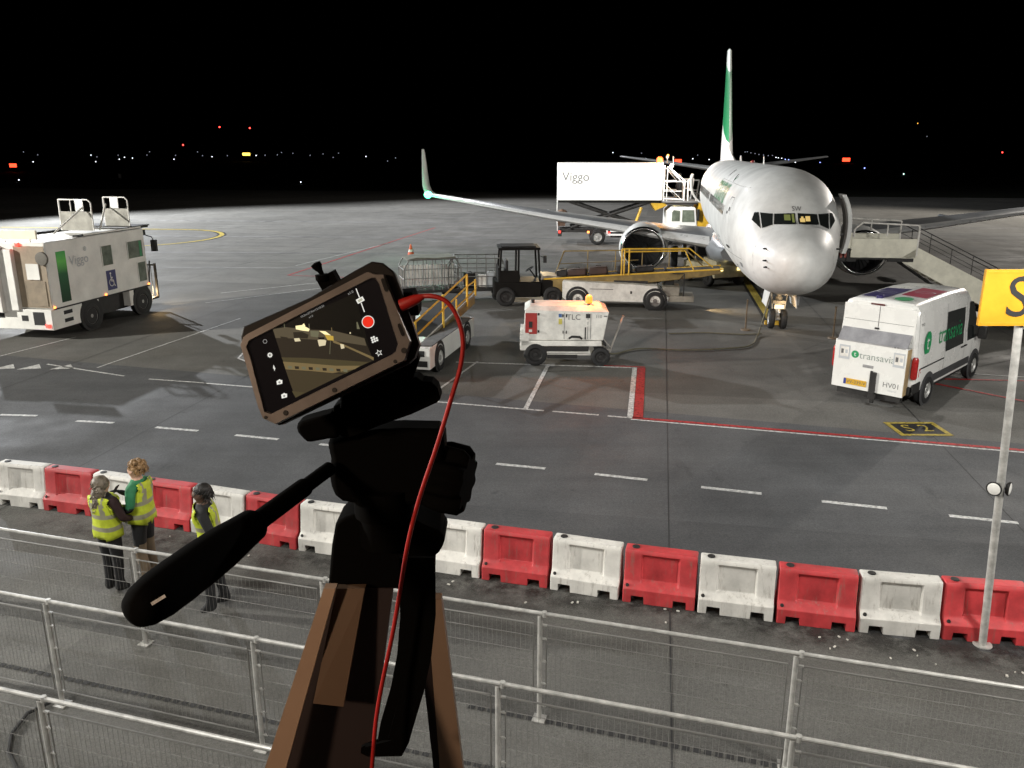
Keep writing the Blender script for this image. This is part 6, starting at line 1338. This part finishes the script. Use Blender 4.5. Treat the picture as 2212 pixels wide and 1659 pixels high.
# stanchions with chain beside the nose wheel
for k, (x, y) in enumerate(((7.95, 27.6), (10.45, 26.3))):
    p = MB(); p.lathe((0, 0, 0), (0, 0, 1), [(0, .17), (.04, .16), (.06, .03), (1.0, .025), (1.05, .04)], 12); o = p.build("stanchion", mat("stanchion_brown", (.14, .10, .06), .6, var=.4), None, 40); o.location = (x, y, .004)
    tag(o, ("thin upright marker post standing by the nose wheel on the belt loader side", "thin upright marker post standing between the nose wheel and the van")[k], "post")

# ------------------------------------------------------------------ airfield lights and lit signs in the dark
LW, LD, LB, LG = lamp("airfield_white_glow", (.85, .9, 1), 4), lamp("airfield_dim_glow", (.75, .8, 1), .8), lamp("taxiway_blue_glow", (.25, .32, 1), 7), lamp("taxiway_green_glow", (.6, 1, .9), 6)
LO = lamp("airfield_orange_glow", (1, .4, .06), 8); LRD = lamp("obstruction_red_glow", (1, .04, .03), 11)
DARKPOST = mat("dark_post", (.02, .02, .02), .8, var=.1)
def field_light(px, py, m_, size, label, cat, grp=None, name="airfield_light", dmax=900):
    d = 5.88 / ((py - 326) / FPX) if py > 326.5 else 1e9
    d = min(d, dmax); p = D(px, py, d); gz = max(p.z, .3)
    r_ = size * d / FPX
    q = MB(); q.sphere((0, 0, gz), r_, 8, mi=0); q.tube((0, 0, 0), (0, 0, gz - r_ * .9), max(.03, r_ * .15), n=5, mi=1)
    o = q.build(name, [m_, DARKPOST], None, 60); o.location = (p.x, p.y, 0); return tag(o, label, cat, grp)
A = lambda x, y: (x * .4289, 237.2 + y * .4289)
Bq = lambda x, y: (1287.6 + x * .4179, 237.2 + y * .4179)
whites = [A(167, 262), A(482, 261), A(601, 249), A(627, 239), A(667, 243), A(876, 249), A(1068, 236), A(458, 228), A(1290, 230), A(1843, 235), Bq(87, 221), Bq(258, 252), Bq(500, 253), Bq(584, 257)]
dims = [A(118, 212), A(190, 227), A(488, 237), A(595, 229), A(740, 228), A(753, 211), A(884, 229), A(995, 212), A(1020, 231), A(1145, 231), A(1335, 229), A(1397, 227), A(1418, 215), A(1475, 219), A(1562, 229), A(1627, 222), A(1678, 240), A(1705, 218), A(1952, 258), A(1992, 242),
        Bq(235, 224), Bq(182, 244), Bq(525, 234), Bq(640, 263), Bq(770, 218), Bq(782, 217), Bq(800, 222), Bq(822, 226), Bq(842, 231), Bq(866, 234), Bq(890, 237), Bq(912, 236), Bq(1711, 138)]
blues = [Bq(930, 246), Bq(942, 248), Bq(960, 250), Bq(978, 256), Bq(995, 258), Bq(1012, 260), Bq(1158, 272)]
for p in whites: field_light(*p, LW, .95, "tiny white runway light shining steadily far out in the dark", "airfield light", "white runway lights in the dark")
for p in dims: field_light(*p, LD, .75, "faint distant runway light barely visible in the dark", "airfield light", "faint runway lights in the dark")
for p in blues: field_light(*p, LB if p[0] > 1690 else LW, .85, "small bluish taxiway light in the curved row beside the tail fin", "airfield light", "bluish taxiway lights by the tail")
field_light(*Bq(1030, 271), LW, 1.2, "brighter white light ending the curved row just above the jet's tailplane", "airfield light")
field_light(*Bq(1388, 301), LB, 1.1, "single blue taxiway light on the dark grass past the jet's tailplane", "airfield light")
field_light(*Bq(1590, 332), LG, 1.1, "single greenish-white light low on the dark grass above the far wing", "airfield light")
field_light(*A(95, 353), LW, 1.2, "white light on the grass just below the red lit sign", "airfield light")
field_light(*A(1515, 364), LW, 1.1, "white light on the grass edge between the lift truck and the winglet", "airfield light")
field_light(*Bq(372, 235), LO, 2.2, "orange lamp just above the catering truck's raised box", "airfield light")
field_light(*Bq(1663, 70), LO, .6, "faint warm light high in the dark sky side of the fin", "mast light", name="light_mast", dmax=1500)
field_light(*Bq(2100, 220), LRD, 1.3, "red light at the far end of the field near the picture's right edge", "mast light", name="light_mast")
for (x, y), lab in ((A(922, 177), "lowest of the three red mast lights above the horizon"), (A(1106, 87), "red mast light at the top on the side away from the jet"), (A(1258, 92), "red mast light at the top on the side towards the winglet")):
    field_light(x, y, LRD, 1.5, lab, "mast light", "red obstruction lights on masts", "light_mast", 700)
def lit_sign(px, py, wpx, hpx, m_, label, d):
    p = D(px, py, d); w_, h_ = wpx * d / FPX, hpx * d / FPX; zb = max(p.z - h_ / 2, .15)
    t = empty("airfield_sign", (p.x, p.y, 0), 0, label, "sign"); q = MB(); q.bb(-w_ / 2, w_ / 2, 0, .25, zb, zb + h_); q.build("sign_box", DARKPOST, t, 0)
    q = MB(); q.bb(-w_ / 2 + .06 * w_, w_ / 2 - .06 * w_, -.02, 0, zb + .1 * h_, zb + .9 * h_); q.build("lit_face", m_, t, 0)
    q = MB()
    for s_ in (-1, 1): q.tube((s_ * w_ * .35, .12, 0), (s_ * w_ * .35, .12, zb), .04)
    q.build("sign_leg", DARKPOST, t, 0)
SR, SY = lamp("sign_red_glow", (1, .055, .02), 4), lamp("sign_yellow_glow", (1, .68, .10), 3)
lit_sign(28, 357.3, 17, 9, SR, "glowing red airfield sign at the far side of the dark field, beyond the lift truck", 250)
lit_sign(1828, 345, 18, 9, SR, "glowing red airfield sign in the dark between tailplane and sign pole", 420)
lit_sign(1465, 347.5, 16, 8, SR, "glowing red airfield sign showing just beyond the catering platform lamp", 420)
lit_sign(532, 333, 18, 7, SY, "glowing yellow airfield sign far out in the dark", 500)
t = empty("marker_board", D(259, 382, 180) * 1.0, 0, "small dim grey marker board on the dark grass beyond the lift truck", "sign"); t.location.z = 0
q = MB(); q.bb(-.3, .3, 0, .06, .3, 1.25); q.build("board", mat("dim_grey_board", (.5, .5, .5)), t, 0); q = MB(); q.tube((0, .03, 0), (0, .03, .3), .04); q.build("leg", DARKPOST, t, 0)

# ground power cable from the cart to the jet and a second hose on the apron
for pts, lab, r_ in (([(2.6, 23.6, .5), (2.95, 23.9, .06), (3.9, 24.7, .03), (5.2, 24.5, .03), (6.5, 24.7, .03), (7.4, 25.1, .03), (8.0, 26.4, .03), (8.25, 26.9, .25), (8.42, 27.0, .9), (8.55, 27.05, 1.45)], "grey power cable curving over the apron from the power cart to the jet's nose", .024),
                     ([(5.2, 26.9, .02), (6.4, 27.05, .02), (7.6, 26.8, .02), (8.3, 26.9, .02)], "short dull hose lying straight on the apron before the nose wheel", .018)):
    P_ = [Vector(p) for p in pts]; cr_ = []
    for i in range(len(P_) - 1):
        p0, p1, p2, p3 = P_[max(i - 1, 0)], P_[i], P_[i + 1], P_[min(i + 2, len(P_) - 1)]
        for k in range(5):
            t_ = k / 5; cr_.append(.5 * ((2 * p1) + (p2 - p0) * t_ + (2 * p0 - 5 * p1 + 4 * p2 - p3) * t_ * t_ + (3 * p1 - p0 - 3 * p2 + p3) * t_ ** 3))
    m = MB(); m.path([p + Vector((0, 0, .012)) for p in cr_ + [P_[-1]]], r_, 7); tag(m.build("ground_cable", mat("dull_cable", (.12, .11, .07), .7, var=.3), None, 60), lab, "cable")
for x, y, lab in ((9.18, 28.45, "yellow wheel chock just aft of the jet's nose wheels"),):
    m = MB(); m.loft([[Vector((xx, -.09, 0)), Vector((xx, .09, 0)), Vector((xx, .03, .14)), Vector((xx, -.03, .14))] for xx in (-.32, .32)]); o = m.build("wheel_chock", YEL, None, 20, bevel=.008); o.location = (x, y, .018); o.rotation_euler = (0, 0, -ax10); tag(o, lab, "chock")
